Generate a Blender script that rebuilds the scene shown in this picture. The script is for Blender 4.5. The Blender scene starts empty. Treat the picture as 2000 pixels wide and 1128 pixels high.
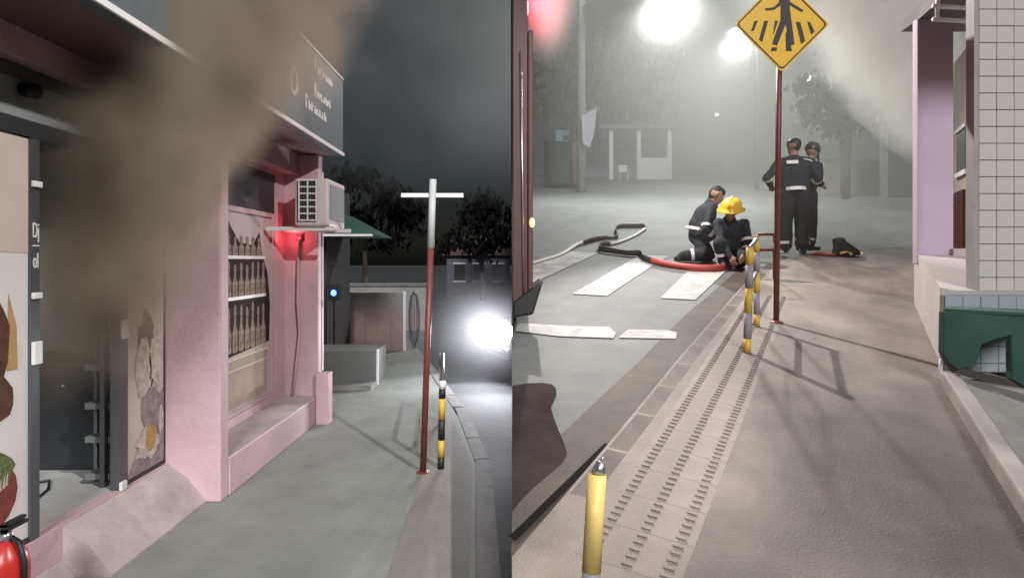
import bpy, bmesh, math, random
import numpy as np
from mathutils import Vector, Matrix, noise
random.seed(7)
sc = bpy.context.scene
R = math.radians
F = 1200.0            # focal length in photo pixels (photo 2000 wide)
CAMZ = 1.6
HOR = 510.0           # eye level row
SL = 0.175            # uphill grade of the street on the right

# ---------------------------------------------------------------- camera
cd = bpy.data.cameras.new('camera'); cam = bpy.data.objects.new('camera', cd)
sc.collection.objects.link(cam); sc.camera = cam
cam.location = (0, 0, CAMZ); cam.rotation_euler = (R(90), 0, 0)
cd.sensor_width = 36.0; cd.lens = 36.0 * F / 2000.0
cd.shift_y = -(564.0 - HOR) / 2000.0
cd.clip_start = 0.05; cd.clip_end = 500

# ---------------------------------------------------------------- world, sun, exposure
w = bpy.data.worlds.new('World'); sc.world = w; w.use_nodes = True
nt = w.node_tree; bg = nt.nodes['Background']
sky = nt.nodes.new('ShaderNodeTexSky'); sky.sky_type = 'NISHITA'; sky.sun_disc = False
sky.sun_elevation = R(22); sky.sun_rotation = R(190); sky.air_density = 1.0; sky.dust_density = 2.0
nt.links.new(sky.outputs[0], bg.inputs[0]); bg.inputs[1].default_value = 0.0036
sd = bpy.data.lights.new('sun', 'SUN'); sd.energy = 2.3; sd.angle = R(14); sd.color = (0.95, 0.97, 1.0)
so = bpy.data.objects.new('sun', sd); sc.collection.objects.link(so)
so.rotation_euler = Vector((-0.12, 1.0, -0.58)).to_track_quat('-Z', 'Y').to_euler()
sc.view_settings.view_transform = 'Standard'; sc.view_settings.look = 'None'
sc.view_settings.exposure = 0.12; sc.view_settings.gamma = 1.0

sc.render.engine = 'CYCLES'
cy = sc.cycles
cy.use_denoising = True; cy.max_bounces = 5; cy.diffuse_bounces = 2; cy.glossy_bounces = 2
cy.transmission_bounces = 4; cy.volume_bounces = 2; cy.transparent_max_bounces = 12
cy.sample_clamp_indirect = 4.0; cy.caustics_reflective = False; cy.caustics_refractive = False
cy.volume_step_rate = 1.0; cy.volume_max_steps = 96

def spot(name, loc, target, power, cone, color=(1, 1, 1), radius=0.12, blend=0.4):
    l = bpy.data.lights.new(name, 'SPOT'); l.energy = power; l.spot_size = R(cone); l.spot_blend = blend
    l.shadow_soft_size = radius; l.color = color
    o = bpy.data.objects.new(name, l); sc.collection.objects.link(o); o.location = loc
    o.rotation_euler = (Vector(target) - Vector(loc)).to_track_quat('-Z', 'Y').to_euler()
    return o
def point(name, loc, power, color=(1, 1, 1), radius=0.1):
    l = bpy.data.lights.new(name, 'POINT'); l.energy = power; l.shadow_soft_size = radius; l.color = color
    o = bpy.data.objects.new(name, l); sc.collection.objects.link(o); o.location = loc
    return o

# ---------------------------------------------------------------- helpers
def P(u, v, y): return Vector(((u - 1000) / F * y, y, CAMZ + (HOR - v) / F * y))
def GL(u, v, h=0.0):
    y = (CAMZ - h) * F / (v - HOR); return P(u, v, y)
def GR(u, v, h=0.0):
    y = (CAMZ - h) * F / (v - (HOR - SL * F)); return P(u, v, y)
def RZ(y, h=0.0): return SL * y + h

MATS = {}
def mat(name, col, rough=0.7, var=0.12, scale=6.0, bump=0.0, bscale=60.0, metal=0.0, emit=None, estr=0.0, spec=0.4, col2=None, stain=0.0):
    if name in MATS: return MATS[name]
    m = bpy.data.materials.new(name); m.use_nodes = True; n = m.node_tree.nodes; l = m.node_tree.links
    if name.startswith(('print_', 'window_film')): spec = 0.1
    b = n['Principled BSDF']; b.inputs['Roughness'].default_value = rough; b.inputs['Metallic'].default_value = metal
    b.inputs['Specular IOR Level'].default_value = spec
    tc = n.new('ShaderNodeTexCoord'); c = col
    nz = n.new('ShaderNodeTexNoise'); nz.inputs['Scale'].default_value = scale; nz.inputs['Detail'].default_value = 6
    nz.inputs['Roughness'].default_value = 0.62
    l.new(tc.outputs['Object'], nz.inputs['Vector'])
    rp = n.new('ShaderNodeValToRGB'); rp.color_ramp.elements[0].position = 0.3; rp.color_ramp.elements[1].position = 0.72
    lo = tuple(x * (1 - var) for x in c); hi = tuple(min(1, x * (1 + var)) for x in c)
    if col2: lo, hi = c, col2
    rp.color_ramp.elements[0].color = (*lo, 1); rp.color_ramp.elements[1].color = (*hi, 1)
    l.new(nz.outputs['Fac'], rp.inputs['Fac'])
    out = rp.outputs['Color']
    if stain > 0:
        n2 = n.new('ShaderNodeTexNoise'); n2.inputs['Scale'].default_value = scale * 0.22; n2.inputs['Detail'].default_value = 8
        n2.inputs['Distortion'].default_value = 0.6
        l.new(tc.outputs['Object'], n2.inputs['Vector'])
        r2 = n.new('ShaderNodeValToRGB'); r2.color_ramp.elements[0].position = 0.42; r2.color_ramp.elements[1].position = 0.62
        r2.color_ramp.elements[0].color = (1 - stain, 1 - stain, 1 - stain * 0.95, 1); r2.color_ramp.elements[1].color = (1, 1, 1, 1)
        l.new(n2.outputs['Fac'], r2.inputs['Fac'])
        mx = n.new('ShaderNodeMixRGB'); mx.blend_type = 'MULTIPLY'; mx.inputs[0].default_value = 1
        l.new(out, mx.inputs[1]); l.new(r2.outputs['Color'], mx.inputs[2]); out = mx.outputs['Color']
        mr = n.new('ShaderNodeMapRange'); mr.inputs[3].default_value = rough - 0.15; mr.inputs[4].default_value = min(1, rough + 0.1)
        l.new(n2.outputs['Fac'], mr.inputs[0]); l.new(mr.outputs[0], b.inputs['Roughness'])
    l.new(out, b.inputs['Base Color'])
    if bump > 0:
        n3 = n.new('ShaderNodeTexNoise'); n3.inputs['Scale'].default_value = bscale; n3.inputs['Detail'].default_value = 4
        l.new(tc.outputs['Object'], n3.inputs['Vector'])
        bp = n.new('ShaderNodeBump'); bp.inputs['Strength'].default_value = bump; bp.inputs['Distance'].default_value = 0.01
        l.new(n3.outputs['Fac'], bp.inputs['Height']); l.new(bp.outputs[0], b.inputs['Normal'])
    if emit:
        b.inputs['Emission Color'].default_value = (*emit, 1); b.inputs['Emission Strength'].default_value = estr
    MATS[name] = m
    return m

def obj(name, bm, m, parent=None, smooth=False, bevel=0.0):
    me = bpy.data.meshes.new(name)
    bmesh.ops.recalc_face_normals(bm, faces=bm.faces)
    bm.to_mesh(me); bm.free()
    if m: me.materials.append(m)
    if smooth:
        for p in me.polygons: p.use_smooth = True
    o = bpy.data.objects.new(name, me); sc.collection.objects.link(o)
    if parent: o.parent = parent
    if bevel > 0:
        md = o.modifiers.new('bevel', 'BEVEL'); md.width = bevel; md.segments = 2; md.limit_method = 'ANGLE'
    return o
def thing(name, label, cat, loc=(0, 0, 0), group=None):
    o = bpy.data.objects.new(name, None); sc.collection.objects.link(o); o.location = loc
    o.empty_display_size = 0.1
    return tag(o, label, cat, group)
def tag(o, label=None, cat=None, group=None, kind=None):
    if label: o['label'] = label
    if cat: o['category'] = cat
    if group: o['group'] = group
    if kind: o['kind'] = kind
    return o
def adopt(o, parent):      # parent keeping world place (parents are never rotated before adoption)
    o.parent = parent; o.matrix_parent_inverse = Matrix.Translation(-parent.location)
    return o
class Thing:
    """a thing at an Empty; parts are given in world coordinates"""
    def __init__(s, name, label, cat, loc=(0, 0, 0), group=None):
        s.e = thing(name, label, cat, loc, group)
    def part(s, name, bm, m, smooth=False, bevel=0.0, sub=None):
        o = obj(name, bm, m, None, smooth, bevel)
        if sub is not None: o.parent = sub; o.matrix_parent_inverse = Matrix.Identity(4)
        else: adopt(o, s.e)
        return o
def B(*boxes):
    bm = bmesh.new()
    for (a, b) in boxes: box(bm, a, b)
    return bm
def box(bm, a, b):
    x0, x1 = sorted((a[0], b[0])); y0, y1 = sorted((a[1], b[1])); z0, z1 = sorted((a[2], b[2]))
    vs = [bm.verts.new(p) for p in ((x0, y0, z0), (x1, y0, z0), (x1, y1, z0), (x0, y1, z0), (x0, y0, z1), (x1, y0, z1), (x1, y1, z1), (x0, y1, z1))]
    for f in ((0, 3, 2, 1), (4, 5, 6, 7), (0, 1, 5, 4), (1, 2, 6, 5), (2, 3, 7, 6), (3, 0, 4, 7)): bm.faces.new([vs[i] for i in f])
def hexa(bm, pts):         # eight corners: bottom four, top four
    vs = [bm.verts.new(p) for p in pts]
    for f in ((0, 3, 2, 1), (4, 5, 6, 7), (0, 1, 5, 4), (1, 2, 6, 5), (2, 3, 7, 6), (3, 0, 4, 7)): bm.faces.new([vs[i] for i in f])
def prism(bm, pts, d):     # polygon pts extruded by vector d
    d = Vector(d); a = [bm.verts.new(p) for p in pts]; b = [bm.verts.new(Vector(p) + d) for p in pts]
    n = len(pts); bm.faces.new(a); bm.faces.new(b[::-1])
    for i in range(n): bm.faces.new((a[i], b[i], b[(i + 1) % n], a[(i + 1) % n]))
def frame(d):
    d = Vector(d).normalized(); up = Vector((0, 0, 1)) if abs(d.z) < 0.95 else Vector((1, 0, 0))
    s = d.cross(up).normalized(); return s, s.cross(d).normalized()
def tube(bm, pts, r, seg=10, cap=True):
    pts = [Vector(p) for p in pts]; rs = r if isinstance(r, (list, tuple)) else [r] * len(pts); rings = []
    for i, p in enumerate(pts):
        d = (pts[min(i + 1, len(pts) - 1)] - pts[max(i - 1, 0)])
        s, t = frame(d)
        rings.append([bm.verts.new(p + (s * math.cos(2 * math.pi * k / seg) + t * math.sin(2 * math.pi * k / seg)) * rs[i]) for k in range(seg)])
    for a, b in zip(rings, rings[1:]):
        for k in range(seg): bm.faces.new((a[k], a[(k + 1) % seg], b[(k + 1) % seg], b[k]))
    if cap: bm.faces.new(rings[0][::-1]); bm.faces.new(rings[-1])
def lathe(bm, c, prof, seg=20, sx=1.0, sy=1.0):   # prof: (r, z)
    c = Vector(c); rings = []
    for r, z in prof:
        rings.append([bm.verts.new(c + Vector((r * sx * math.cos(2 * math.pi * k / seg), r * sy * math.sin(2 * math.pi * k / seg), z))) for k in range(seg)])
    for a, b in zip(rings, rings[1:]):
        for k in range(seg): bm.faces.new((a[k], a[(k + 1) % seg], b[(k + 1) % seg], b[k]))
    bm.faces.new(rings[0][::-1]); bm.faces.new(rings[-1])
def sheet(bm, pts): bm.faces.new([bm.verts.new(p) for p in pts])
def ellip(bm, c, rx, ry, rz, M=None, seg=14, rings=8):
    r = bmesh.ops.create_uvsphere(bm, u_segments=seg, v_segments=rings, radius=1.0)
    mm = Matrix.Translation(Vector(c)) @ (M.to_4x4() if M else Matrix.Identity(4)) @ Matrix.Diagonal((rx, ry, rz, 1))
    bmesh.ops.transform(bm, matrix=mm, verts=r['verts'])
def text_mesh(name, body, size, m, ext=0.004):
    cu = bpy.data.curves.new(name, 'FONT'); cu.body = body; cu.size = size; cu.extrude = ext; cu.align_x = 'CENTER'; cu.align_y = 'CENTER'
    t = bpy.data.objects.new(name, cu); sc.collection.objects.link(t)
    bpy.context.view_layer.update()
    me = bpy.data.meshes.new_from_object(t.evaluated_get(bpy.context.evaluated_depsgraph_get()))
    bpy.data.objects.remove(t); me.name = name; me.materials.append(m)
    o = bpy.data.objects.new(name, me); sc.collection.objects.link(o); return o

# ---------------------------------------------------------------- materials
M_pink = mat('pink_paint', (0.62, 0.425, 0.46), 0.65, 0.09, 3.5, 0.35, 30, stain=0.20)
M_pinkramp = mat('pale_pink_concrete', (0.50, 0.42, 0.41), 0.8, 0.14, 8, 0.3, 60, stain=0.22)
M_lav = mat('lavender_pink_paint', (0.50, 0.39, 0.48), 0.6, 0.05, 2.5, 0.12, 40)
M_walkL = mat('grey_green_cement', (0.265, 0.275, 0.248), 0.75, 0.12, 3.0, 0.4, 90, stain=0.16)
M_walkR = mat('trodden_pink_grey_cement', (0.255, 0.22, 0.197), 0.72, 0.22, 2.2, 0.5, 80, stain=0.40)
M_asph = mat('asphalt', (0.10, 0.105, 0.105), 0.8, 0.18, 5, 0.5, 160, stain=0.2)
M_asphR = mat('worn_asphalt', (0.14, 0.145, 0.138), 0.7, 0.14, 3, 0.5, 160, stain=0.2)
M_shadow = mat('painted_shadow_dark', (0.034, 0.026, 0.025), 0.95, 0.4, 3, 0.2, 120, spec=0.05)  # near-black colour for the shadow painted on the road
M_gut = mat('muddy_gutter', (0.085, 0.068, 0.055), 0.75, 0.25, 5, 0.5, 70, stain=0.4)
M_kerb = mat('worn_kerb_concrete', (0.30, 0.28, 0.26), 0.8, 0.18, 6, 0.4, 70, stain=0.35)
M_white = mat('white_road_paint', (0.42, 0.41, 0.385), 0.7, 0.22, 14, 0.3, 90, stain=0.40)
M_whitep = mat('white_paint', (0.72, 0.71, 0.70), 0.5, 0.05, 6)
M_posterw = mat('poster_white', (0.66, 0.63, 0.63), 0.6, 0.03, 2)
M_posterp = mat('poster_pinkish', (0.56, 0.46, 0.43), 0.35, 0.08, 3)
M_alum = mat('grey_aluminium', (0.13, 0.14, 0.15), 0.4, 0.1, 5, metal=0.6)
M_steel = mat('galvanised_steel', (0.45, 0.47, 0.50), 0.35, 0.1, 9, metal=0.9)
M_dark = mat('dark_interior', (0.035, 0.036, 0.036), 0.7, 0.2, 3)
M_darkpanel = mat('charcoal_panel', (0.028, 0.032, 0.037), 0.45, 0.15, 4)
M_greyp = mat('grey_panel', (0.24, 0.26, 0.26), 0.5, 0.08, 3)
M_slate = mat('slate_sign_face', (0.10, 0.125, 0.14), 0.4, 0.06, 2)
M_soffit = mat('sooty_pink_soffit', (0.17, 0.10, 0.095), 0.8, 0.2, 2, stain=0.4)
M_black = mat('black_rubber', (0.015, 0.015, 0.016), 0.5, 0.2, 8)
M_blackp = mat('black_paint', (0.02, 0.02, 0.02), 0.5, 0.2, 8)
M_yel = mat('yellow_paint', (0.70, 0.47, 0.08), 0.5, 0.08, 20, stain=0.15)
M_yelsign = mat('yellow_sign_sheeting', (0.88, 0.50, 0.03), 0.4, 0.04, 5)
M_rust = mat('rust_red_painted_steel', (0.16, 0.045, 0.038), 0.4, 0.25, 14, 0.2, 90)
M_red = mat('fire_red_paint', (0.42, 0.025, 0.02), 0.3, 0.08, 6)
M_truck = mat('dull_red_truck_paint', (0.075, 0.032, 0.03), 0.6, 0.12, 3)
M_green = mat('green_painted_metal', (0.035, 0.10, 0.075), 0.45, 0.15, 5, stain=0.2)
M_fence = mat('brown_fence_board', (0.33, 0.24, 0.21), 0.8, 0.12, 4, 0.2, 40)
M_conc = mat('raw_concrete', (0.30, 0.30, 0.29), 0.8, 0.14, 4, 0.3, 60, stain=0.25)
M_navy = mat('navy_uniform_cloth', (0.022, 0.025, 0.034), 0.85, 0.25, 18, 0.4, 120)
M_navy2 = mat('dark_trouser_cloth', (0.02, 0.021, 0.024), 0.85, 0.25, 18, 0.4, 120)
M_skin = mat('skin', (0.30, 0.17, 0.12), 0.55, 0.08, 20)
M_hair = mat('black_hair', (0.012, 0.010, 0.010), 0.6, 0.3, 60)
M_boot = mat('black_boot_leather', (0.016, 0.015, 0.015), 0.4, 0.2, 20)
M_refl = mat('reflective_tape', (0.80, 0.80, 0.78), 0.3, 0.04, 20)
M_helm = mat('yellow_helmet', (0.72, 0.42, 0.03), 0.3, 0.05, 8)
M_hosed = mat('dark_hose_jacket', (0.045, 0.028, 0.026), 0.6, 0.3, 20)
M_hoser = mat('red_hose_jacket', (0.36, 0.06, 0.05), 0.55, 0.15, 20)
M_hosew = mat('pale_hose_jacket', (0.55, 0.50, 0.46), 0.6, 0.1, 20)
M_tile = mat('cream_glazed_tile', (0.64, 0.57, 0.52), 0.25, 0.06, 7)
M_tileb = mat('blue_grey_glazed_tile', (0.36, 0.40, 0.42), 0.25, 0.06, 7)
M_grout = mat('dark_grout', (0.24, 0.225, 0.21), 0.9)
M_tan = mat('tan_plaster', (0.42, 0.35, 0.31), 0.8, 0.08, 3, stain=0.15)
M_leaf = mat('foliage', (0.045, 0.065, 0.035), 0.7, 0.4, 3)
M_bark = mat('bark', (0.07, 0.055, 0.045), 0.9, 0.25, 9, 0.5, 30)
M_glass = mat('dark_window_glass', (0.02, 0.023, 0.027), 0.12, 0.1, 3, spec=0.6)
M_lampw = mat('lit_lamp_lens', (1, 1, 1), 0.4, 0.0, 1, emit=(0.95, 0.98, 1.0), estr=60)
M_lampfar = mat('lit_far_lens', (1, 1, 1), 0.4, 0.0, 1, emit=(1.0, 0.98, 0.92), estr=18)
M_head = mat('lit_headlight_lens', (1, 1, 1), 0.3, 0.0, 1, emit=(0.93, 0.93, 1.0), estr=90)
M_amber = mat('lit_amber_lens', (0.9, 0.45, 0.1), 0.3, 0.0, 1, emit=(1.0, 0.42, 0.08), estr=7)
M_beacon = mat('lit_red_lens', (0.9, 0.05, 0.05), 0.3, 0.0, 1, emit=(1.0, 0.06, 0.08), estr=14)
M_blue = mat('lit_blue_lens', (0.05, 0.1, 0.9), 0.3, 0.0, 1, emit=(0.05, 0.16, 1.0), estr=9)

def streaks(m, heading, amount, sx=7.0, sy=0.55):   # trodden streaks and dark spots running along the street
    n = m.node_tree.nodes; l = m.node_tree.links; b = n['Principled BSDF']; src = b.inputs['Base Color'].links[0].from_socket
    tc = n.new('ShaderNodeTexCoord'); mp = n.new('ShaderNodeMapping'); mp.vector_type = 'TEXTURE'; mp.inputs['Rotation'].default_value = (0, 0, heading); mp.inputs['Scale'].default_value = (1 / sx, 1 / sy, 1)
    l.new(tc.outputs['Object'], mp.inputs['Vector']); nz = n.new('ShaderNodeTexNoise'); nz.inputs['Scale'].default_value = 1.0; nz.inputs['Detail'].default_value = 7; nz.inputs['Roughness'].default_value = 0.6
    l.new(mp.outputs[0], nz.inputs['Vector']); rp = n.new('ShaderNodeValToRGB'); e = rp.color_ramp.elements
    e[0].position = 0.36; e[1].position = 0.60; e[0].color = (1 - amount, 1 - amount, 1 - amount, 1); e[1].color = (1, 1, 1, 1); l.new(nz.outputs['Fac'], rp.inputs['Fac'])
    vz = n.new('ShaderNodeTexVoronoi'); vz.inputs['Scale'].default_value = 3.1; l.new(tc.outputs['Object'], vz.inputs['Vector'])
    r2 = n.new('ShaderNodeValToRGB'); q = r2.color_ramp.elements; q[0].position = 0.04; q[1].position = 0.075; q[0].color = (0.62, 0.62, 0.62, 1); q[1].color = (1, 1, 1, 1); l.new(vz.outputs['Distance'], r2.inputs['Fac'])
    for f in (rp, r2):
        mx = n.new('ShaderNodeMixRGB'); mx.blend_type = 'MULTIPLY'; mx.inputs[0].default_value = 1; l.new(src, mx.inputs[1]); l.new(f.outputs['Color'], mx.inputs[2]); src = mx.outputs['Color']
    l.new(src, b.inputs['Base Color'])
streaks(M_walkR, R(-27), 0.17, 3.5, 0.5); streaks(M_walkL, R(5), 0.07, 2.0, 0.7); streaks(M_asphR, R(-27), 0.14, 4.0, 0.5)

# ================================================================ STRUCTURE, left side
bm = bmesh.new(); sheet(bm, [(-150, -20, -0.12), (150, -20, -0.12), (150, 260, -0.12), (-150, 260, -0.12)])
tag(obj('road', bm, M_asph), kind='structure')
kerbL = [(0.02, -1.0), (0.0, 2.0), (-0.055, 3.1), (-0.165, 4.9), (-0.42, 6.3), (-0.72, 7.5), (-1.25, 9.6), (-2.0, 12.2), (-3.4, 15.2)]
bm = bmesh.new()
prism(bm, [(x - 0.13, y, 0.0) for x, y in kerbL] + [(-12, 15.2, 0.0), (-12, -1, 0.0)], (0, 0, -0.14))
walkL = tag(obj('pavement', bm, M_walkL), kind='structure')
# kerb stones, each a piece of the pavement
def along(poly, step):
    out = []; carry = 0.0
    for (a, b) in zip(poly, poly[1:]):
        a, b = Vector((*a, 0)), Vector((*b, 0)); L = (b - a).length; d = (b - a) / L; t = carry
        while t < L: out.append((a + d * t, d)); t += step
        carry = t - L
    return out
def kerb_mesh(L, W, H):
    bm = bmesh.new(); box(bm, (0.001, -W, -H), (L - 0.002, 0, 0.004))
    bmesh.ops.bevel(bm, geom=bm.edges[:], offset=0.007, segments=2, affect='EDGES')
    me = bpy.data.meshes.new('kerb_stone'); bm.to_mesh(me); bm.free(); me.materials.append(M_kerb); return me
kme = kerb_mesh(0.6, 0.13, 0.15)
for p, d in along(kerbL[1:], 0.6):
    o = bpy.data.objects.new('kerb_stone', kme); sc.collection.objects.link(o); o.parent = walkL
    o.location = (p.x, p.y, random.uniform(-0.012, 0.004)); o.rotation_euler = (random.uniform(-.03, .03), 0, math.atan2(d.y, d.x) - 0.0)
    o.scale = (1, -1, 1) if False else (1, 1, 1)
    o.rotation_euler.z = math.atan2(d.y, d.x); o.location.x -= 0.13
# paler cement band by the shop front and the tan strip beside the kerb
bm = bmesh.new(); sheet(bm, [(-0.60, 2.0, 0.004), (-0.15, 2.0, 0.004), (-0.32, 4.9, 0.004), (-0.62, 6.3, 0.004), (-0.95, 6.3, 0.004), (-0.68, 4.7, 0.004)])
tag(obj('pavement_strip', bm, mat('tan_cement_strip', (0.255, 0.235, 0.21), 0.78, 0.1, 4, 0.35, 80, stain=0.2)), kind='structure')

# ================================================================ STRUCTURE, right side (uphill street)
def slope_rot(d):
    z = Vector((0, -SL, 1)).normalized(); x = Vector((d.x, d.y, SL * d.y)).normalized(); y = z.cross(x)
    return Matrix((x, y, z)).transposed().to_euler()
def rsheet(name, pts, h, m, parent=None, n=None):
    bm = bmesh.new(); sheet(bm, [(x, y, RZ(y, h)) for x, y in pts]); return obj(name, bm, m, parent)
bm = bmesh.new(); prism(bm, [(0.0, 0.3, RZ(0.3)), (70, 0.3, RZ(0.3)), (70, 60, RZ(60)), (0.0, 60, RZ(60))], (0, 0, -0.12))
roadR = tag(obj('uphill_road', bm, M_asphR), kind='structure')
kerbR = [(-0.0, 2.35), (0.53, 3.30), (1.25, 4.62), (2.0, 5.95), (2.65, 7.1), (3.5, 8.5), (4.6, 9.5), (6.2, 10.1), (9, 10.6), (14, 11.2)]
WH = 0.06
bm = bmesh.new()
prism(bm, [(x, y, RZ(y, WH)) for x, y in kerbR] + [(30, 11.2, RZ(11.2, WH)), (30, 1.0, RZ(1.0, WH)), (0.0, 1.0, RZ(1.0, WH))], (0, 0, -0.10))
walkR = tag(obj('uphill_pavement', bm, M_walkR), kind='structure')
kme2 = kerb_mesh(0.5, 0.12, 0.12)
kme2.materials[0] = mat('dirty_kerb', (0.165, 0.14, 0.125), 0.85, 0.2, 6, 0.4, 70, stain=0.35)
for p, d in along(kerbR, 0.5)[1:]:
    o = bpy.data.objects.new('kerb_stone', kme2); sc.collection.objects.link(o); o.parent = walkR
    o.location = (p.x + 0.01, p.y, RZ(p.y, WH - 0.004)); 
    o.rotation_euler = slope_rot(d)
# muddy gutter beside the kerb
g = [(x - 0.005, y) for x, y in kerbR[:6]]
rsheet('gutter', g + [(x - 0.30 - 0.03 * (i % 2), y + 0.05) for i, (x, y) in reversed(list(enumerate(g))) if x > 0.3] + [(0.002, 2.75)], 0.004, M_gut).__setitem__('kind', 'structure')
# shadow on the road painted as a dark sheet, low on the left
rsheet('painted_road_shadow', [(max(0.002, GR(u, v)[0]), GR(u, v)[1]) for u, v in ((1001, 754), (1030, 750), (1060, 749), (1078, 752), (1086, 760), (1087, 772), (1082, 784), (1076, 796), (1080, 812), (1090, 840), (1102, 868), (1108, 888), (1098, 905), (1075, 925), (1045, 950), (1020, 975), (1001, 1000))], 0.008, M_shadow).__setitem__('kind', 'structure')
# drain slot along the gutter
bm = bmesh.new()
a = GR(1002, 1052, 0.01); b = GR(1188, 868, 0.01); d = (b - a).normalized(); s = Vector((d.y, -d.x, 0)) * 0.022
sheet(bm, [a - s + Vector((0, 0, .006)), a + s + Vector((0, 0, .006)), b + s + Vector((0, 0, .006)), b - s + Vector((0, 0, .006))])
tag(obj('drain_slot', bm, mat('slot_dark', (0.012, 0.011, 0.010), 0.95, spec=0.05)), kind='structure')
# zebra crossing and stop line, each bar a piece of the road
def stripe(px, h=0.010):
    rsheet('painted_bar', [(max(0.001, GR(u, v)[0]), GR(u, v)[1]) for u, v in px], h, M_white, roadR)
stripe([(1030, 556), (1058, 546), (1170, 494), (1110, 492), (1030, 520)])
stripe([(1118, 575), (1186, 579), (1268, 524), (1307, 501), (1250, 499)])
stripe([(1290, 583), (1358, 587), (1420, 528), (1350, 524)])
stripe([(1006, 648), (1012, 632), (1110, 638), (1190, 640), (1203, 652), (1198, 662), (1090, 658)])
stripe([(1208, 661), (1226, 645), (1300, 646), (1322, 650), (1320, 663)])
# tactile paving: one row of ribbed pavers
tm = bmesh.new()
box(tm, (0, -0.20, -0.03), (0.25, 0.20, 0.001))
for r_ in (-0.145, 0.0, 0.145):
    for k in range(5):
        x = 0.025 + k * 0.049
        box(tm, (x - 0.008, r_ - 0.018, 0.001), (x + 0.008, r_ + 0.018, 0.010))
tme = bpy.data.meshes.new('tactile_paver'); bmesh.ops.recalc_face_normals(tm, faces=tm.faces); tm.to_mesh(tme); tm.free()
tme.materials.append(mat('tactile_cement', (0.255, 0.22, 0.20), 0.75, 0.2, 3, 0.4, 80, stain=0.2))
ta = Vector((0.20, 2.28, 0)); tb = Vector((2.62, 6.75, 0)); td = (tb - ta).normalized()
for k in range(int((tb - ta).length / 0.25)):
    p = ta + td * (k * 0.25)
    o = bpy.data.objects.new('tactile_paver', tme); sc.collection.objects.link(o); o.parent = walkR
    o.location = (p.x + 0.10, p.y, RZ(p.y, WH)); o.rotation_euler = slope_rot(td)
    o.location.x += 0.12

# ================================================================ LEFT: the pink shop
WX = -2.30          # plane of the shop door
sh = Thing('pink_shop', 'pink shop with smoking doorway, overhanging slate sign and window ledge', 'shop', (-2.6, 3.6, 0))
sh.part('plinth', B(((-2.28, 0.8, 0), (-3.9, 4.08, 0.262))), M_pink)
bm = bmesh.new(); prism(bm, [(-2.281, 3.12, 0.262), (-2.281, 3.12, 0.002), (-2.10, 3.12, 0.002)], (0, 0, 0)) if False else None
for y0, y1 in ((3.12, 4.08),):
    pts = [(-2.281, 0.255), (-2.15, 0.16), (-2.03, 0.012), (-2.03, 0.0), (-2.281, 0.0)]
    prism(bm, [(x, y0, z) for x, z in pts], (0, y1 - y0 - 0.002, 0))
sh.part('ramp', bm, M_pinkramp)
bm = bmesh.new(); prism(bm, [(-2.278, 0.8, 0.09), (-2.278, 0.8, 0.0), (-2.22, 0.8, 0.0)], (0, 2.318, 0))
sh.part('skirting', bm, M_pinkramp)
# two fins and the wall around the window
sh.part('pillar', B(((-2.60, 4.08, 0.0), (-1.935, 4.20, 2.66))), M_pink, bevel=0.012)
sh.part('pillar', B(((-2.60, 6.10, 0.0), (-1.925, 6.24, 2.66))), M_pink, bevel=0.012)
sh.part('wall', B(((-2.50, 4.20, 0.0), (-2.255, 6.10, 0.335)), ((-2.50, 5.85, 0.335), (-2.255, 6.10, 2.66)), ((-2.50, 4.20, 2.42), (-2.255, 5.85, 2.66))), M_pink)
led = sh.part('ledge', B(((-2.254, 4.201, 0.0), (-1.93, 6.099, 0.262))), M_pink, bevel=0.01)
obj('ledge_top', B(((-2.252, 4.205, 0.2625), (-1.94, 6.095, 0.268))), mat('worn_ledge_cement', (0.46, 0.42, 0.41), 0.8, 0.1, 7, 0.3, 60, stain=0.2), led)
sh.part('end_block', B(((-1.924, 6.02, 0.0), (-1.80, 6.16, 0.50))), M_pink, bevel=0.006)
sh.part('corner_trim', B(((-1.924, 6.215, 0.5), (-1.914, 6.238, 2.5))), M_whitep)
# window with its printed film of bottles
win = sh.part('window', B(((-2.46, 4.58, 0.34), (-2.45, 6.015, 2.05))), mat('window_film', (0.50, 0.42, 0.42), 0.9, 0.05, 2))
obj('window_frame', B(((-2.449, 4.58, 0.34), (-2.43, 4.62, 2.05)), ((-2.449, 5.97, 0.34), (-2.43, 6.01, 2.05)), ((-2.449, 4.62, 0.34), (-2.43, 5.97, 0.37)), ((-2.449, 4.62, 2.01), (-2.43, 5.97, 2.05))), mat('pinkish_frame', (0.5, 0.36, 0.37), 0.5), win)
bm = bmesh.new()
pr = [(5.02, 0.82), (6.0 - 0.12, 0.86), (5.9, 1.20), (5.84, 1.50), (5.72, 1.66), (5.66, 1.86), (5.52, 1.74), (5.30, 1.76), (5.10, 1.92), (5.02, 1.90)]
prism(bm, [(-2.4485, y + 0.05 * (y > 5.5), z) for y, z in pr], (0.002, 0, 0)); obj('printed_cabinet', bm, mat('print_dark', (0.035, 0.027, 0.025), 0.9), win)
obj('printed_counter', B(((-2.4485, 5.02, 0.40), (-2.446, 5.88, 0.78))), mat('print_tan', (0.42, 0.33, 0.28), 0.9), win)
obj('printed_counter_line', B(((-2.4455, 5.02, 0.70), (-2.444, 5.90, 0.715)), ((-2.4455, 5.02, 0.785), (-2.444, 5.90, 0.81))), mat('print_cream', (0.6, 0.52, 0.45), 0.9), win)
for z in (1.28, 1.62): obj('printed_shelf', B(((-2.4455, 5.03, z), (-2.443, 5.85, z + 0.028))), M_whitep, win)
bt = bmesh.new()
prf = [(0.045, 0), (0.05, 0.02), (0.05, 0.14), (0.03, 0.17), (0.018, 0.20), (0.018, 0.25), (0.028, 0.27), (0.02, 0.31), (0.0, 0.33)]
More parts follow.
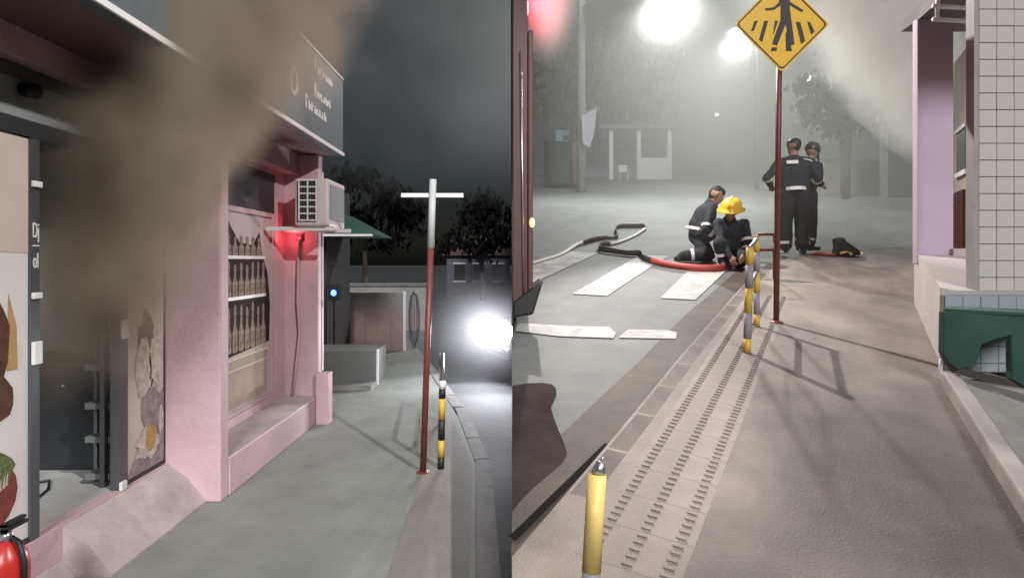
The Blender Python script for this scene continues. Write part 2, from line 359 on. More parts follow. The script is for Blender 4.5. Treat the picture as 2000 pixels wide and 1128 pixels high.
prism(bt, [(0, r, z) for r, z in prf] + [(0, -r, z) for r, z in reversed(prf[:-1])], (0.002, 0, 0))
bme = bpy.data.meshes.new('printed_bottle'); bmesh.ops.recalc_face_normals(bt, faces=bt.faces); bt.to_mesh(bme); bt.free()
bme.materials.append(mat('print_bottle', (0.27, 0.21, 0.175), 0.9, 0.6, 26))
for z, n_, s_ in ((0.85, 7, 1.15), (1.31, 7, 0.86), (1.65, 6, 0.5)):
    for k in range(n_):
        o = bpy.data.objects.new('printed_bottle', bme); sc.collection.objects.link(o); o.parent = win
        o.location = (-2.4452, 5.10 + k * 0.69 / (n_ - 1) * (0.86 if s_ < .6 else 1), z); o.scale = (1, 0.95, s_ * random.uniform(0.92, 1.06))
win.location += Vector((0.17, -0.17, 0)); sh.part('transom', B(((-2.47, 4.20, 2.05), (-2.262, 5.85, 2.42))), M_darkpanel)
# canopy: soffit, door beam, hanging sign box
sh.part('soffit', B(((-3.9, 0.8, 2.665), (-1.78, 6.2, 2.72))), M_soffit)
sh.part('beam', B(((-2.38, 0.8, 2.53), (-2.24, 4.08, 2.663))), M_pink)
sh.part('beam', B(((-2.254, 4.21, 2.46), (-2.12, 6.09, 2.663))), M_pink)
sg = sh.part('sign_box', B(((-1.78, 0.8, 2.66), (-1.70, 6.18, 3.42))), M_slate)
obj('sign_edge', B(((-1.70, 0.8, 2.655), (-1.685, 6.18, 2.685))), M_whitep, sg)
obj('sign_edge', B(((-1.70, 0.8, 3.41), (-1.69, 6.18, 3.43))), M_steel, sg)
obj('sign_end', B(((-1.775, 6.181, 2.67), (-1.705, 6.19, 3.41))), M_steel, sg)
# ring-shaped letter and three lines of small lettering on the sign
bm = bmesh.new(); n_ = 20
for k in range(n_):
    a0, a1 = 2 * math.pi * k / n_, 2 * math.pi * (k + 1) / n_
    q = [(-1.699, 4.77 + rr * math.cos(t) * 0.8, 3.00 + rr * math.sin(t)) for rr, t in ((0.115, a0), (0.115, a1), (0.072, a1), (0.072, a0))]
    prism(bm, q, (0.008, 0, 0))
obj('raised_letter', bm, M_whitep, sg)
def textline(y0, y1, z, h):
    y = y0; k = 0
    while y < y1:
        wd = random.uniform(0.03, 0.06); hh = h * (1.5 if k == 0 else random.choice((0.75, 0.8, 1.0)))
        bm = B(((-1.699, y, z), (-1.692, y + wd * 0.38, z + hh)), ((-1.699, y + wd * 0.38, z + hh * random.choice((0.0, 0.42, 0.75))), (-1.692, y + wd, z + hh * 0.22 + hh * random.choice((0.0, 0.42, 0.75)))))
        obj('small_letter', bm, M_whitep, sg); y += wd + 0.022; k += 1
textline(5.28, 5.80, 3.235, 0.075); textline(5.28, 5.76, 3.02, 0.075); textline(5.05, 5.60, 2.87, 0.075)
# doorway: transom strip, frame, posters
sh.part('shutter_box', B(((-2.42, 0.8, 2.27), (-2.31, 4.07, 2.45))), M_greyp)
sh.part('shutter_cover', B(((-2.42, 0.8, 2.452), (-2.33, 4.07, 2.528))), M_alum)
bm = bmesh.new(); tube(bm, [(-2.31, 2.90, 2.41), (-2.24, 2.90, 2.40)], 0.035); sh.part('camera_mount', bm, M_black, True)
sh.part('door_head', B(((-2.36, 0.8, 2.19), (-2.29, 4.07, 2.268))), M_darkpanel)
dl = sh.part('glass_door', B(((-2.325, 1.5, 0.29), (-2.305, 2.925, 2.185))), M_posterw)
dr = sh.part('glass_door', B(((-2.325, 3.675, 0.29), (-2.305, 4.062, 2.185))), M_posterp)
dr['label'] = 'narrow door leaf with a dessert printed on it'; dl['label'] = 'white door leaf with food bowl print'
sh.part('door_stile', B(((-2.345, 2.927, 0.264), (-2.295, 2.985, 2.188))), M_alum)
sh.part('door_stile', B(((-2.345, 3.585, 0.264), (-2.295, 3.672, 2.188))), M_alum)
sh.part('door_stile', B(((-2.335, 4.063, 0.264), (-2.300, 4.078, 2.188))), M_darkpanel)
sh.part('door_rail', B(((-2.335, 1.5, 0.264), (-2.300, 2.926, 0.288))), M_darkpanel)
sh.part('door_rail', B(((-2.335, 3.673, 0.264), (-2.300, 4.062, 0.288))), M_darkpanel)
for y_, z_, h_ in ((2.955, 1.97, 0.03), (2.955, 1.435, 0.03), (2.955, 1.16, 0.11), (3.625, 1.20, 0.11), (3.61, 0.285, 0.05)):
    sh.part('door_bracket', B(((-2.294, y_ - 0.026, z_ - h_ / 2), (-2.275, y_ + 0.026, z_ + h_ / 2))), M_whitep, bevel=0.004)
for body, z_ in (('Dj', 1.745), ('ol', 1.60)):
    t = text_mesh('door_lettering', body, 0.105, M_whitep, 0.002)
    t.matrix_world = Matrix.Translation((-2.292, 2.957, z_)) @ Matrix.Rotation(R(90), 4, 'Z') @ Matrix.Rotation(R(90), 4, 'X') @ Matrix.Diagonal((0.42, 1, 1, 1))
    mw = t.matrix_world.copy(); adopt(t, sh.e); t.matrix_basis = mw
sh.part('door_lettering', B(((-2.294, 2.935, 1.672), (-2.291, 2.98, 1.678))), M_whitep)
# printed pictures (flat film on the doors)
def film(name, pts, m, sub, off=0.001):
    bm = bmesh.new(); prism(bm, [(-2.304 + off, y, z) for y, z in pts], (0.0008, 0, 0)); return obj(name, bm, m, sub)
def blob(cy_, cz_, ry, rz, n=18, wob=0.08, seed=0):
    rnd = random.Random(seed); return [(cy_ + ry * math.cos(t) * (1 + rnd.uniform(-wob, wob)), cz_ + rz * math.sin(t) * (1 + rnd.uniform(-wob, wob))) for t in [2 * math.pi * k / n for k in range(n)]]
Pb = mat('print_brown', (0.10, 0.05, 0.035), 0.9, 0.3, 18); Pr = mat('print_brick', (0.20, 0.055, 0.04), 0.9, 0.25, 25)
Pg = mat('print_herb', (0.13, 0.16, 0.06), 0.9, 0.7, 60); Po = mat('print_orange', (0.42, 0.27, 0.12), 0.9, 0.25, 20)
Pc = mat('print_cream2', (0.50, 0.43, 0.39), 0.9, 0.35, 22); Pt = mat('print_skin', (0.50, 0.33, 0.25), 0.9, 0.12, 8)
Pch = mat('print_chocolate', (0.12, 0.07, 0.065), 0.9, 0.4, 22); Pl = mat('print_lilac', (0.30, 0.24, 0.25), 0.9, 0.35, 18)
film('printed_wood', [(1.5, 1.66), (2.924, 1.64), (2.924, 2.18), (1.5, 2.18)], M_posterp, dl)
film('printed_hair', blob(2.66, 1.22, 0.16, 0.25, seed=1), Pb, dl, 0.002); film('printed_face', blob(2.62, 1.20, 0.13, 0.20, seed=2), Pt, dl, 0.003)
film('printed_sleeve', [(2.80, 1.10), (2.86, 1.10), (2.855, 1.30), (2.81, 1.45)], Po, dl, 0.0015); film('printed_shoulder', blob(2.70, 0.98, 0.14, 0.12, seed=4), Pb, dl, 0.004)
film('printed_bowl', blob(2.66, 0.55, 0.20, 0.17, seed=5, wob=0.02), Pr, dl, 0.002); film('printed_herbs', blob(2.66, 0.66, 0.18, 0.10, seed=6), Pg, dl, 0.003)
for k in range(9):
    t = -0.2 + k * 0.17; film('printed_rim', [(2.62 + 0.19 * math.sin(t) - .008, 0.60 - 0.05 * math.cos(t)), (2.62 + 0.19 * math.sin(t) + .008, 0.60 - 0.05 * math.cos(t)), (2.62 + 0.2 * math.sin(t), 0.66 - 0.05 * math.cos(t))], Pc, dl, 0.004)
film('printed_backdrop', [(3.68, 0.295), (4.06, 0.295), (4.06, 0.78), (3.90, 0.62), (3.76, 0.42)], Pl, dr, 0.0012)
film('printed_splash', blob(3.87, 1.03, 0.10, 0.25, 22, 0.25, 8), Pch, dr, 0.002); film('printed_cream', blob(3.84, 0.93, 0.085, 0.20, 20, 0.15, 9), Pc, dr, 0.003)
film('printed_cream', blob(3.97, 0.97, 0.07, 0.17, 20, 0.2, 10), Pc, dr, 0.003); film('printed_cup', blob(3.92, 0.66, 0.11, 0.14, 20, 0.1, 11), Pl, dr, 0.004)
film('printed_egg', blob(3.88, 0.45, 0.12, 0.10, 24, 0.25, 12), Pc, dr, 0.005); film('printed_yolk', blob(3.91, 0.49, 0.06, 0.085, 18, 0.14, 13), Po, dr, 0.006)
film('printed_swirl', blob(4.02, 0.57, 0.03, 0.09, 16, 0.1, 14), Pc, dr, 0.006); film('printed_splash', blob(3.85, 1.24, 0.02, 0.07, 10, 0.2, 15), Pch, dr, 0.003)
# the room inside
sh.part('inner_floor', B(((-5.2, 2.2, 0.262), (-2.346, 6.0, 0.266))), mat('pale_floor_tile', (0.55, 0.55, 0.53), 0.5, 0.12, 5, stain=0.2))
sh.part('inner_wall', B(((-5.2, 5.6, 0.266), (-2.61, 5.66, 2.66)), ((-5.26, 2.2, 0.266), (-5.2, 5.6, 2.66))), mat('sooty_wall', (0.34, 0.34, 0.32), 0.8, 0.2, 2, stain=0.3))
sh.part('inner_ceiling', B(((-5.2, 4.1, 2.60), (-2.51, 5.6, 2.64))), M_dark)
ct = Thing('counter', 'charcoal counter front standing inside the smoky doorway', 'counter', (-2.8, 3.95, 0.266))
ct.part('front_panel', B(((-3.35, 3.92, 0.275), (-2.60, 3.95, 0.93))), M_darkpanel)
ct.part('edge_trim', B(((-2.598, 3.915, 0.275), (-2.575, 3.955, 0.95))), M_greyp)
ct.part('top', B(((-3.40, 3.90, 0.931), (-2.60, 4.40, 0.955))), M_alum); ct.part('base', B(((-3.30, 3.96, 0.268), (-2.62, 4.36, 0.33))), M_alum)
ct.part('lock', B(((-2.87, 3.912, 0.80), (-2.855, 3.919, 0.815))), M_whitep)
sf = Thing('shelf_rack', 'slim dark metal rack with white clips just inside the door', 'rack', (-2.47, 3.75, 0.266))
sf.part('upright', B(((-2.56, 3.76, 0.268), (-2.54, 3.80, 1.25))), M_greyp); sf.part('upright', B(((-2.43, 3.62, 0.268), (-2.405, 3.66, 1.9))), M_alum)
for z_ in (0.30, 0.52, 0.72, 0.95, 1.15): sf.part('shelf', B(((-2.545, 3.66, z_), (-2.40, 3.80, z_ + 0.035))), M_greyp)
bm = bmesh.new(); tube(bm, [(-2.95, 3.60, 0.28), (-2.80, 3.72, 0.275), (-2.70, 3.58, 0.275), (-2.66, 3.45, 0.275), (-2.75, 3.30, 0.275), (-2.62, 3.12, 0.275)], 0.008, 6)
tag(obj('loose_cable', bm, M_black), 'thin black cable lying on the floor inside the doorway', 'cable')

# fire extinguisher at the lower left corner
x_, y_ = -2.105, 2.56
fe = Thing('fire_extinguisher', 'red fire extinguisher standing by the white food poster', 'fire extinguisher', (x_, y_, 0))
bm = bmesh.new(); lathe(bm, (x_, y_, 0.003), [(0.07, 0), (0.08, 0.02), (0.08, 0.33), (0.07, 0.38), (0.035, 0.42), (0.025, 0.435)], 24); fe.part('cylinder', bm, M_red, True)
bm = bmesh.new(); lathe(bm, (x_, y_, 0.436), [(0.022, 0), (0.022, 0.03), (0.014, 0.04)], 12); fe.part('valve', bm, M_steel, True)
fe.part('handle', B(((x_ - 0.012, y_ - 0.02, 0.477), (x_ + 0.012, y_ + 0.10, 0.49)), ((x_ - 0.012, y_ - 0.02, 0.50), (x_ + 0.012, y_ + 0.09, 0.512)), ((x_ - 0.012, y_ - 0.02, 0.47), (x_ + 0.012, y_ - 0.008, 0.51))), M_black)
bm = bmesh.new(); tube(bm, [(x_ + 0.02, y_, 0.45), (x_ + 0.07, y_ - 0.02, 0.44), (x_ + 0.098, y_ - 0.03, 0.36), (x_ + 0.095, y_ - 0.03, 0.15)], 0.011, 8); fe.part('hose', bm, M_black, True)

# air conditioner on the far pillar
ay, ax0, ax1, az0, az1 = 5.55, -1.965, -1.66, 1.92, 2.35
ac = Thing('air_conditioner', 'white outdoor air conditioner unit hanging under the sign', 'air conditioner', (-1.8, 5.8, az0))
ac.part('casing', B(((ax0, ay, az0), (ax1, ay + 0.55, az1))), mat('ac_white', (0.60, 0.54, 0.54), 0.4, 0.05, 4), bevel=0.02)
fr = ac.part('grille_panel', B(((ax0 + 0.05, ay - 0.012, az0 + 0.05), (ax1 - 0.10, ay - 0.002, az1 - 0.02))), M_dark)
gw, gh = (ax1 - 0.10 - ax0 - 0.05), (az1 - az0 - 0.07)
for k in range(7): obj('grille_bar', B(((ax0 + 0.05, ay - 0.024, az0 + 0.05 + gh * k / 6 - 0.006), (ax1 - 0.10, ay - 0.0125, az0 + 0.05 + gh * k / 6 + 0.006))), M_whitep, fr)
for k in range(3): obj('grille_bar', B(((ax0 + 0.05 + gw * k / 2 - 0.006, ay - 0.030, az0 + 0.045), (ax0 + 0.05 + gw * k / 2 + 0.006, ay - 0.0245, az1 - 0.015))), M_whitep, fr)
ac.part('side_louvre', B(((ax1 + 0.001, ay + 0.05, az0 + 0.06), (ax1 + 0.008, ay + 0.50, az1 - 0.05))), M_greyp)
bm = bmesh.new(); prism(bm, [(-2.24, 5.60, az0 - 0.005), (-1.58, 5.60, az0 - 0.005), (-1.58, 5.60, az0 - 0.04), (-2.25, 5.60, az0 - 0.04)], (0, 0.03, 0)); ac.part('bracket', bm, M_whitep)
bm = bmesh.new(); prism(bm, [(-2.24, 6.0, az0 - 0.005), (-1.58, 6.0, az0 - 0.005), (-1.58, 6.0, az0 - 0.04), (-2.24, 6.0, az0 - 0.04)], (0, 0.03, 0)); ac.part('bracket', bm, M_whitep)
bm = bmesh.new(); tube(bm, [(-2.02, 6.05, az0 + 0.1), (-2.10, 6.06, az0 - 0.1), (-2.12, 6.07, 1.2), (-2.10, 6.07, 0.9), (-2.13, 6.07, 0.6), (-2.16, 6.06, 0.28)], 0.012, 6); ac.part('pipe', bm, M_pink, True)

al = Thing('added_red_lamp', 'small red lamp added for the glow under the air conditioner', 'lamp', (-2.10, 6.06, 1.80))  # lamp added as a source for the red glow on the wall
al.part('base', B(((-2.13, 6.075, 1.80), (-2.07, 6.098, 1.86))), M_blackp)
bm = bmesh.new(); ellip(bm, (-2.10, 6.06, 1.83), 0.02, 0.02, 0.02); al.part('lens', bm, mat('dim_red_lens', (0.7, 0.04, 0.05), 0.4, 0.0, 1, emit=(1.0, 0.06, 0.08), estr=1.6), True)
point('added_red_glow', (-2.12, 5.97, 1.84), 1.5, (1.0, 0.10, 0.12), 0.02)

# street name post with empty cross-arms
bx, by, _ = GL(826, 922)
ln = 0.035  # lean to the right per metre
sp = Thing('street_post', 'tall rust red post with grey cross-shaped top on the pavement', 'post', (bx, by, 0))
bm = bmesh.new(); tube(bm, [(bx, by, 0.0), (bx + ln * 1.77, by, 1.77)], 0.024, 14); sp.part('pole', bm, M_rust, True)
bm = bmesh.new(); tube(bm, [(bx + ln * 1.70, by - 0.002, 1.70), (bx + ln * 2.2, by - 0.002, 2.22)], 0.0265, 14); sp.part('sleeve', bm, mat('pale_grey_sleeve', (0.50, 0.51, 0.52), 0.5), True)
for s in (-1, 1): sp.part('cross_arm', B(((bx + 0.072 + s * 0.028, by - 0.012, 2.085), (bx + 0.072 + s * 0.235, by + 0.012, 2.115))), M_whitep)
bm = bmesh.new(); lathe(bm, (bx, by, 0.0), [(0.05, 0), (0.05, 0.006), (0.026, 0.012)], 14); sp.part('base_plate', bm, M_rust)

# black and yellow guard rail on the left pavement
def banded(T, base, top, bands, r):
    base, top = Vector(base), Vector(top); L = len(bands); t0 = 0
    for frac, m in bands:
        bm = bmesh.new(); tube(bm, [base.lerp(top, t0), base.lerp(top, frac)], r, 14); T.part('post_band', bm, m, True); t0 = frac
p1 = GL(861, 915); p2 = Vector((-0.70, 6.05, 0))
gr = Thing('guard_rail', 'black and yellow banded guard rail beside the cross-topped post', 'guard rail', p1)
tp1 = p1 + Vector((0.012, 0, 0.68)); tp2 = p2 + Vector((0.015, 0, 0.70))
bd = [(0.14, M_blackp), (0.33, M_yel), (0.57, M_blackp), (0.80, M_yel), (0.91, M_blackp), (1.0, M_whitep)]
banded(gr, p1, tp1, bd, 0.026); banded(gr, p2, tp2, bd, 0.026)
for t in (0.985, 0.55):
    bm = bmesh.new(); tube(bm, [p1.lerp(tp1, t), p2.lerp(tp2, t)], 0.018, 10); gr.part('bar', bm, M_steel if t > 0.9 else M_blackp, True)

# things behind on the left
lb = Thing('concrete_block', 'low grey concrete block with white edge beyond the ledge', 'block', (-2.2, 8.0, 0))
lb.part('block', B(((-3.2, 7.95, 0), (-1.76, 8.6, 0.44))), mat('green_grey_cement', (0.20, 0.215, 0.20), 0.8, 0.1, 4, stain=0.2), bevel=0.01)
lb.part('edge_strip', B(((-1.757, 7.945, 0.0), (-1.735, 7.99, 0.46))), M_whitep)
lb.part('step', B(((-2.35, 7.62, 0), (-1.75, 7.949, 0.06))), M_conc)
fn = Thing('board_fence', 'brown board fence with grey upper band at the end of the pavement', 'fence', (-2.7, 11, 0))
for k in range(8):
    x0 = -3.75 + k * 0.225
    fn.part('board', B(((x0, 11.0 + 0.004 * (k % 2), 0.0), (x0 + 0.222, 11.03, 0.70 + 0.004 * (k % 3)))), M_fence)
fn.part('upper_band', B(((-3.75, 11.004, 0.708), (-1.95, 11.03, 1.04))), mat('grey_brown_board', (0.27, 0.25, 0.235), 0.8, 0.1, 3))
fn.part('end_post', B(((-1.948, 10.98, 0), (-1.90, 11.04, 1.06))), M_whitep)
gt = Thing('metal_gate', 'narrow dark metal gate between the board fence and white wall', 'gate', (-1.83, 11.3, 0))
bm = bmesh.new()
gp = [(-1.80 + 0.085 * math.cos(t), 11.3, 0.55 + 0.48 * math.sin(t)) for t in [2 * math.pi * k / 24 for k in range(25)]]
tube(bm, gp, 0.022, 8, False); gt.part('frame', bm, M_alum, True)
for dx in (-0.04, 0.0, 0.04):
    bm = bmesh.new(); hgt = 0.46 * math.sqrt(1 - (dx / 0.09) ** 2); tube(bm, [(-1.80 + dx, 11.3, 0.55 - hgt), (-1.80 + dx, 11.3, 0.55 + hgt)], 0.01, 6); gt.part('bar', bm, M_alum)
bm = bmesh.new(); tube(bm, [(-1.80, 11.3, 0), (-1.80, 11.3, 0.08)], 0.03, 8); gt.part('foot', bm, M_alum)
wl = Thing('garden_wall', 'low whitewashed garden wall behind the brown fence', 'wall', (-3, 15, -0.1))
wl.part('wall', B(((-7.5, 15.3, -0.12), (-2.05, 15.5, 0.98))), mat('dirty_whitewash', (0.40, 0.39, 0.36), 0.85, 0.12, 2, stain=0.3))
wl.part('coping', B(((-7.5, 15.25, 0.982), (-2.0, 15.55, 1.05))), M_conc)
wl.part('lower_course', B(((-2.6, 15.2, -0.12), (-2.04, 15.298, 0.42))), mat('pinkish_render', (0.42, 0.33, 0.31), 0.85))
bl = Thing('lamp_box', 'dark box with small lit blue lamp on a post by the fence', 'lamp', (-2.6, 9.2, 0))
bm = bmesh.new(); tube(bm, [(-2.66, 9.2, 0), (-2.66, 9.2, 1.1)], 0.02, 8); bl.part('post', bm, M_black)
bl.part('box', B(((-2.75, 9.17, 1.02), (-2.57, 9.25, 1.26))), M_blackp, bevel=0.01)
bm = bmesh.new(); ellip(bm, (-2.66, 9.16, 1.13), 0.04, 0.03, 0.045); bl.part('lens', bm, M_blue, True)
# shop with green awning beyond
gs = Thing('corner_shop', 'dark corner shop with green awning past the pink shop', 'shop', (-3, 9.5, 0))
gs.part('wall', B(((-5.0, 9.3, 0), (-2.8, 10.6, 2.75))), mat('dark_render', (0.035, 0.034, 0.034), 0.85, 0.1, 3))
gs.part('shutter', B(((-4.6, 9.285, 0.05), (-3.0, 9.298, 2.0))), M_dark)
bm = bmesh.new(); hexa(bm, [(-4.6, 8.7, 1.98), (-1.98, 8.7, 1.98), (-1.98, 10.2, 1.98), (-4.6, 10.2, 1.98), (-4.6, 8.95, 2.33), (-2.62, 8.95, 2.33), (-2.62, 10.2, 2.33), (-4.6, 10.2, 2.33)])
aw = gs.part('awning', bm, M_green)
obj('awning_edge', B(((-4.6, 8.685, 1.955), (-1.97, 8.70, 1.985))), M_whitep, aw)
# far house
fh = Thing('far_house', 'pale far house with dark windows behind the car glare', 'house', (-1.6, 32, 0))
fh.part('wall', B(((-3.4, 32, -0.12), (-0.12, 36, 1.9))), mat('lilac_grey_render', (0.12, 0.11, 0.14), 0.85, 0.1, 1))
bm = bmesh.new(); prism(bm, [(-3.6, 31.7, 1.9), (-0.06, 31.7, 1.9), (-0.06, 33.9, 2.9), (-3.6, 33.9, 2.9)], (0, 0, 0.1)); fh.part('roof', bm, mat('dull_tiles', (0.12, 0.08, 0.07), 0.9, 0.2, 5))
for x0 in (-3.0, -2.0, -1.0):
    wn = fh.part('window', B(((x0, 31.96, 0.6), (x0 + 0.55, 31.998, 1.45))), M_glass)
    obj('window_frame', B(((x0 - 0.06, 31.95, 0.5), (x0 + 0.61, 31.997, 0.598)), ((x0 - 0.06, 31.95, 1.452), (x0 + 0.61, 31.997, 1.53))), M_whitep, wn)

# trees
def tree(name, label, base, h, crown, cz, n, seed, group=None, leaf=0.16, trunk_r=0.12, lean=0.0, lm=None):
    rnd = random.Random(seed); base = Vector(base)
    T = Thing(name, label, 'tree', base, group)
    bm = bmesh.new(); tops = []
    mid = base + Vector((lean * 0.5, 0, h * 0.45))
    tube(bm, [base, base + Vector((lean * 0.2, 0, h * 0.22)), mid], [trunk_r, trunk_r * 0.8, trunk_r * 0.65], 9)
    for k in range(7):
        a = k * 2.4 + rnd.random(); e = base + Vector((lean + math.cos(a) * crown[0] * 0.6, math.sin(a) * crown[1] * 0.6, cz + rnd.uniform(-0.3, 0.5) * crown[2]))
        tube(bm, [mid, mid.lerp(e, 0.5) + Vector((0, 0, 0.1 * h)), e], [trunk_r * 0.5, trunk_r * 0.28, trunk_r * 0.1], 6); tops.append(e)
    T.part('trunk', bm, M_bark, True)
    bm = bmesh.new(); cs = []
    for k in range(26):
        while True:
            v = Vector((rnd.uniform(-1, 1), rnd.uniform(-1, 1), rnd.uniform(-1, 1)))
            if 0.25 < v.length < 1: break
        cs.append((Vector((base.x + lean + v.x * crown[0], base.y + v.y * crown[1], base.z + cz + v.z * crown[2])), rnd.uniform(0.22, 0.42) * min(crown)))
    for k in range(n):
        c, r = rnd.choice(cs)
        p = c + Vector((rnd.gauss(0, 0.55), rnd.gauss(0, 0.55), rnd.gauss(0, 0.45))) * r
        d = Vector((rnd.gauss(0, 1), rnd.gauss(0, 1), rnd.gauss(0, 0.7))).normalized(); s, t = frame(d); L = leaf * rnd.uniform(0.6, 1.3)
        vs = [bm.verts.new(p + q) for q in (s * L * 0.5, t * L, -s * L * 0.5 + d * L * 0.15, -t * L * 0.9)]; bm.faces.new(vs)
    T.part('crown', bm, lm or M_leaf); return T
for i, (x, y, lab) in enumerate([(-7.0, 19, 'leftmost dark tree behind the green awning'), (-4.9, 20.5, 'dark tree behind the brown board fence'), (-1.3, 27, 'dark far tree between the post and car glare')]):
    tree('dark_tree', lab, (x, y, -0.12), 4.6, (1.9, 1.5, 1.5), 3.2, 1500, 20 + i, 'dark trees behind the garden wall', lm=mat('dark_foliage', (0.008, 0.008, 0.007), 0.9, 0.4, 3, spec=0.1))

# car with headlights on, coming round the bend
cr = Thing('oncoming_car', 'dark car with blinding headlights at the end of the left street', 'car', (0, 10, -0.12))
Mc = Matrix.Translation((-0.20, 8.9, -0.04)) @ Matrix.Rotation(R(-68), 4, 'Z')   # local: +x right side, -y front
def carpart(name, bm, m, smooth=False, bevel=0.0, sub=None):
    bmesh.ops.transform(bm, matrix=Mc, verts=bm.verts); return cr.part(name, bm, m, smooth, bevel, sub)
Mcar = mat('dark_car_paint', (0.03, 0.03, 0.04), 0.25, 0.05, 3)
bm = bmesh.new()
prof = [(0.05, 0.28), (0.0, 0.50), (0.06, 0.74), (0.95, 0.90), (1.5, 1.36), (2.9, 1.42), (3.6, 1.0), (3.95, 0.92), (4.0, 0.3)]
prism(bm, [(-0.46, y, z) for y, z in prof], (0.92, 0, 0)); cb = carpart('body', bm, Mcar, bevel=0.03)
for sx in (-0.47, 0.462):
    bm = bmesh.new(); prism(bm, [(sx, 1.15, 0.95), (sx, 1.58, 1.30), (sx, 2.8, 1.34), (sx, 3.3, 1.0)], (0.008, 0, 0)); carpart('side_window', bm, M_glass)
bm = bmesh.new(); prism(bm, [(-0.40, 0.985, 0.945), (0.40, 0.985, 0.945), (0.36, 1.44, 1.325), (-0.36, 1.44, 1.325)], (0, -0.012, 0.012)); carpart('windscreen', bm, M_glass)
for sx in (-0.36, 0.36):
    bm = bmesh.new(); ellip(bm, (sx, 0.02, 0.66), 0.10, 0.06, 0.085); carpart('headlight', bm, M_head, True)
for sx in (-0.44, 0.34):
    for yy in (0.75, 3.2):
        bm = bmesh.new(); lathe(bm, (0, 0, 0), [(0.18, -0.06), (0.30, -0.06), (0.31, -0.03), (0.31, 0.03), (0.30, 0.06), (0.18, 0.06)], 22)
        bmesh.ops.transform(bm, matrix=Matrix.Translation((sx + 0.05, yy, 0.31)) @ Matrix.Rotation(R(90), 4, 'Y'), verts=bm.verts)
        wh = carpart('wheel', bm, M_black, True)
carpart('bumper', B(((-0.47, -0.03, 0.26), (0.47, 0.10, 0.44))), M_blackp, bevel=0.03)
carpart('number_plate', B(((-0.2, -0.04, 0.36), (0.2, -0.031, 0.46))), M_greyp)

# ================================================================ RIGHT: signs, rails, truck
sb = GR(1516, 629, WH)
def spt(u, v, y): return P(u, v, y)
Sg = Thing('crossing_sign', 'yellow diamond pedestrian crossing sign on a rust red pole', 'sign', sb)
top = P(1524, -60, sb.y)
bm = bmesh.new(); tube(bm, [sb, top], 0.026, 14); Sg.part('pole', bm, M_rust, True)
bm = bmesh.new(); lathe(bm, sb, [(0.06, -0.01), (0.06, 0.008), (0.028, 0.016)], 14); Sg.part('base_plate', bm, M_rust)
sc0 = P(1527, 48, sb.y - 0.05); hd = 90 / F * sc0.y
def dia(r, rc=0.10, n=5):
    out = []
    for k in range(4):
        a = k * math.pi / 2; c = Vector((math.cos(a), math.sin(a))) * (r - rc * 1.0)
        for j in range(n):
            t = a - math.pi / 4 + (math.pi / 2) * j / (n - 1); out.append(c + Vector((math.cos(t), math.sin(t))) * rc * 0.75)
    return out
def sgn(pts, off, th=0.002): 
    bm = bmesh.new(); prism(bm, [sc0 + Vector((p[0] * hd, -off, p[1] * hd)) for p in pts], (0, th, 0)); return bm
pl = Sg.part('plate', sgn(dia(1.03), 0.0, 0.004), M_yelsign)
bm = bmesh.new(); o1, o2 = dia(0.985), dia(0.945)
for k in range(len(o1)):
    k2 = (k + 1) % len(o1); prism(bm, [sc0 + Vector((p.x * hd, -0.003, p.y * hd)) for p in (o1[k], o1[k2], o2[k2], o2[k])], (0, 0.002, 0))
Mg = mat('sign_black', (0.03, 0.02, 0.015), 0.5)
obj('border', bm, Mg, None); adopt(bpy.data.objects[sc.collection.objects[-1].name], Sg.e)
def cp(*q): return [((x - 853) / 650, (340 - y) / 650) for x, y in q]
Sg.part('walking_figure', sgn(cp((800, -40), (970, -40), (960, 60), (985, 270), (1032, 620), (975, 640), (905, 340), (785, 640), (712, 612), (830, 290), (835, 90)), 0.0032, 0.002), Mg)
hdn = [(0.055 + 0.11 * math.cos(2 * math.pi * k / 16), 0.685 + 0.11 * math.sin(2 * math.pi * k / 16)) for k in range(16)]
Sg.part('walking_figure', sgn(hdn, 0.0032), Mg)
for q in (((825, 20), (735, 100), (615, 115), (625, 148), (750, 132), (836, 70)), ((960, 20), (1155, 140), (1140, 172), (962, 70))): Sg.part('walking_figure', sgn(cp(*q), 0.0036), Mg)
for q in (((470, 290), (515, 290), (455, 435), (415, 435)), ((605, 290), (660, 290), (575, 590), (530, 555)), ((755, 290), (800, 290), (755, 430), (725, 500)), ((905, 470), (925, 430), (995, 715), (910, 715)), ((710, 665), (785, 665), (775, 715), (695, 715)), ((1050, 305), (1110, 305), (1180, 570), (1125, 620)), ((1210, 300), (1250, 310), (1315, 440), (1265, 485))):
    Sg.part('painted_stripe', sgn(cp(*q), 0.0030), Mg)
for vv in (0.35, -0.35): Sg.part('clamp', B((sc0 + Vector((-0.07, 0.006, vv * hd - 0.015)), sc0 + Vector((0.07, 0.055, vv * hd + 0.015)))), M_steel)

q1 = GR(1459, 688, WH); q2 = GR(1478, 637, WH)
rr = Thing('guard_rail', 'yellow and grey banded guard rail beside the crossing sign pole', 'guard rail', q1)
t1 = P(1465, 480, q1.y); t2 = P(1478, 461, q2.y)
M_greyband = mat('worn_grey_band', (0.30, 0.27, 0.28), 0.6, 0.15, 12)
bd1 = [(0.13, M_yel), (0.37, M_greyband), (0.60, M_yel), (0.82, M_greyband), (0.985, M_yel), (1.0, M_greyband)]
banded(rr, q1, t1, bd1, 0.030); banded(rr, q2, t2, bd1, 0.026)
for t, m in ((0.97, M_steel), (0.60, M_steel), ):
    bm = bmesh.new(); tube(bm, [q1.lerp(t1, t), q2.lerp(t2, t)], 0.018, 10); rr.part('bar', bm, m, True)
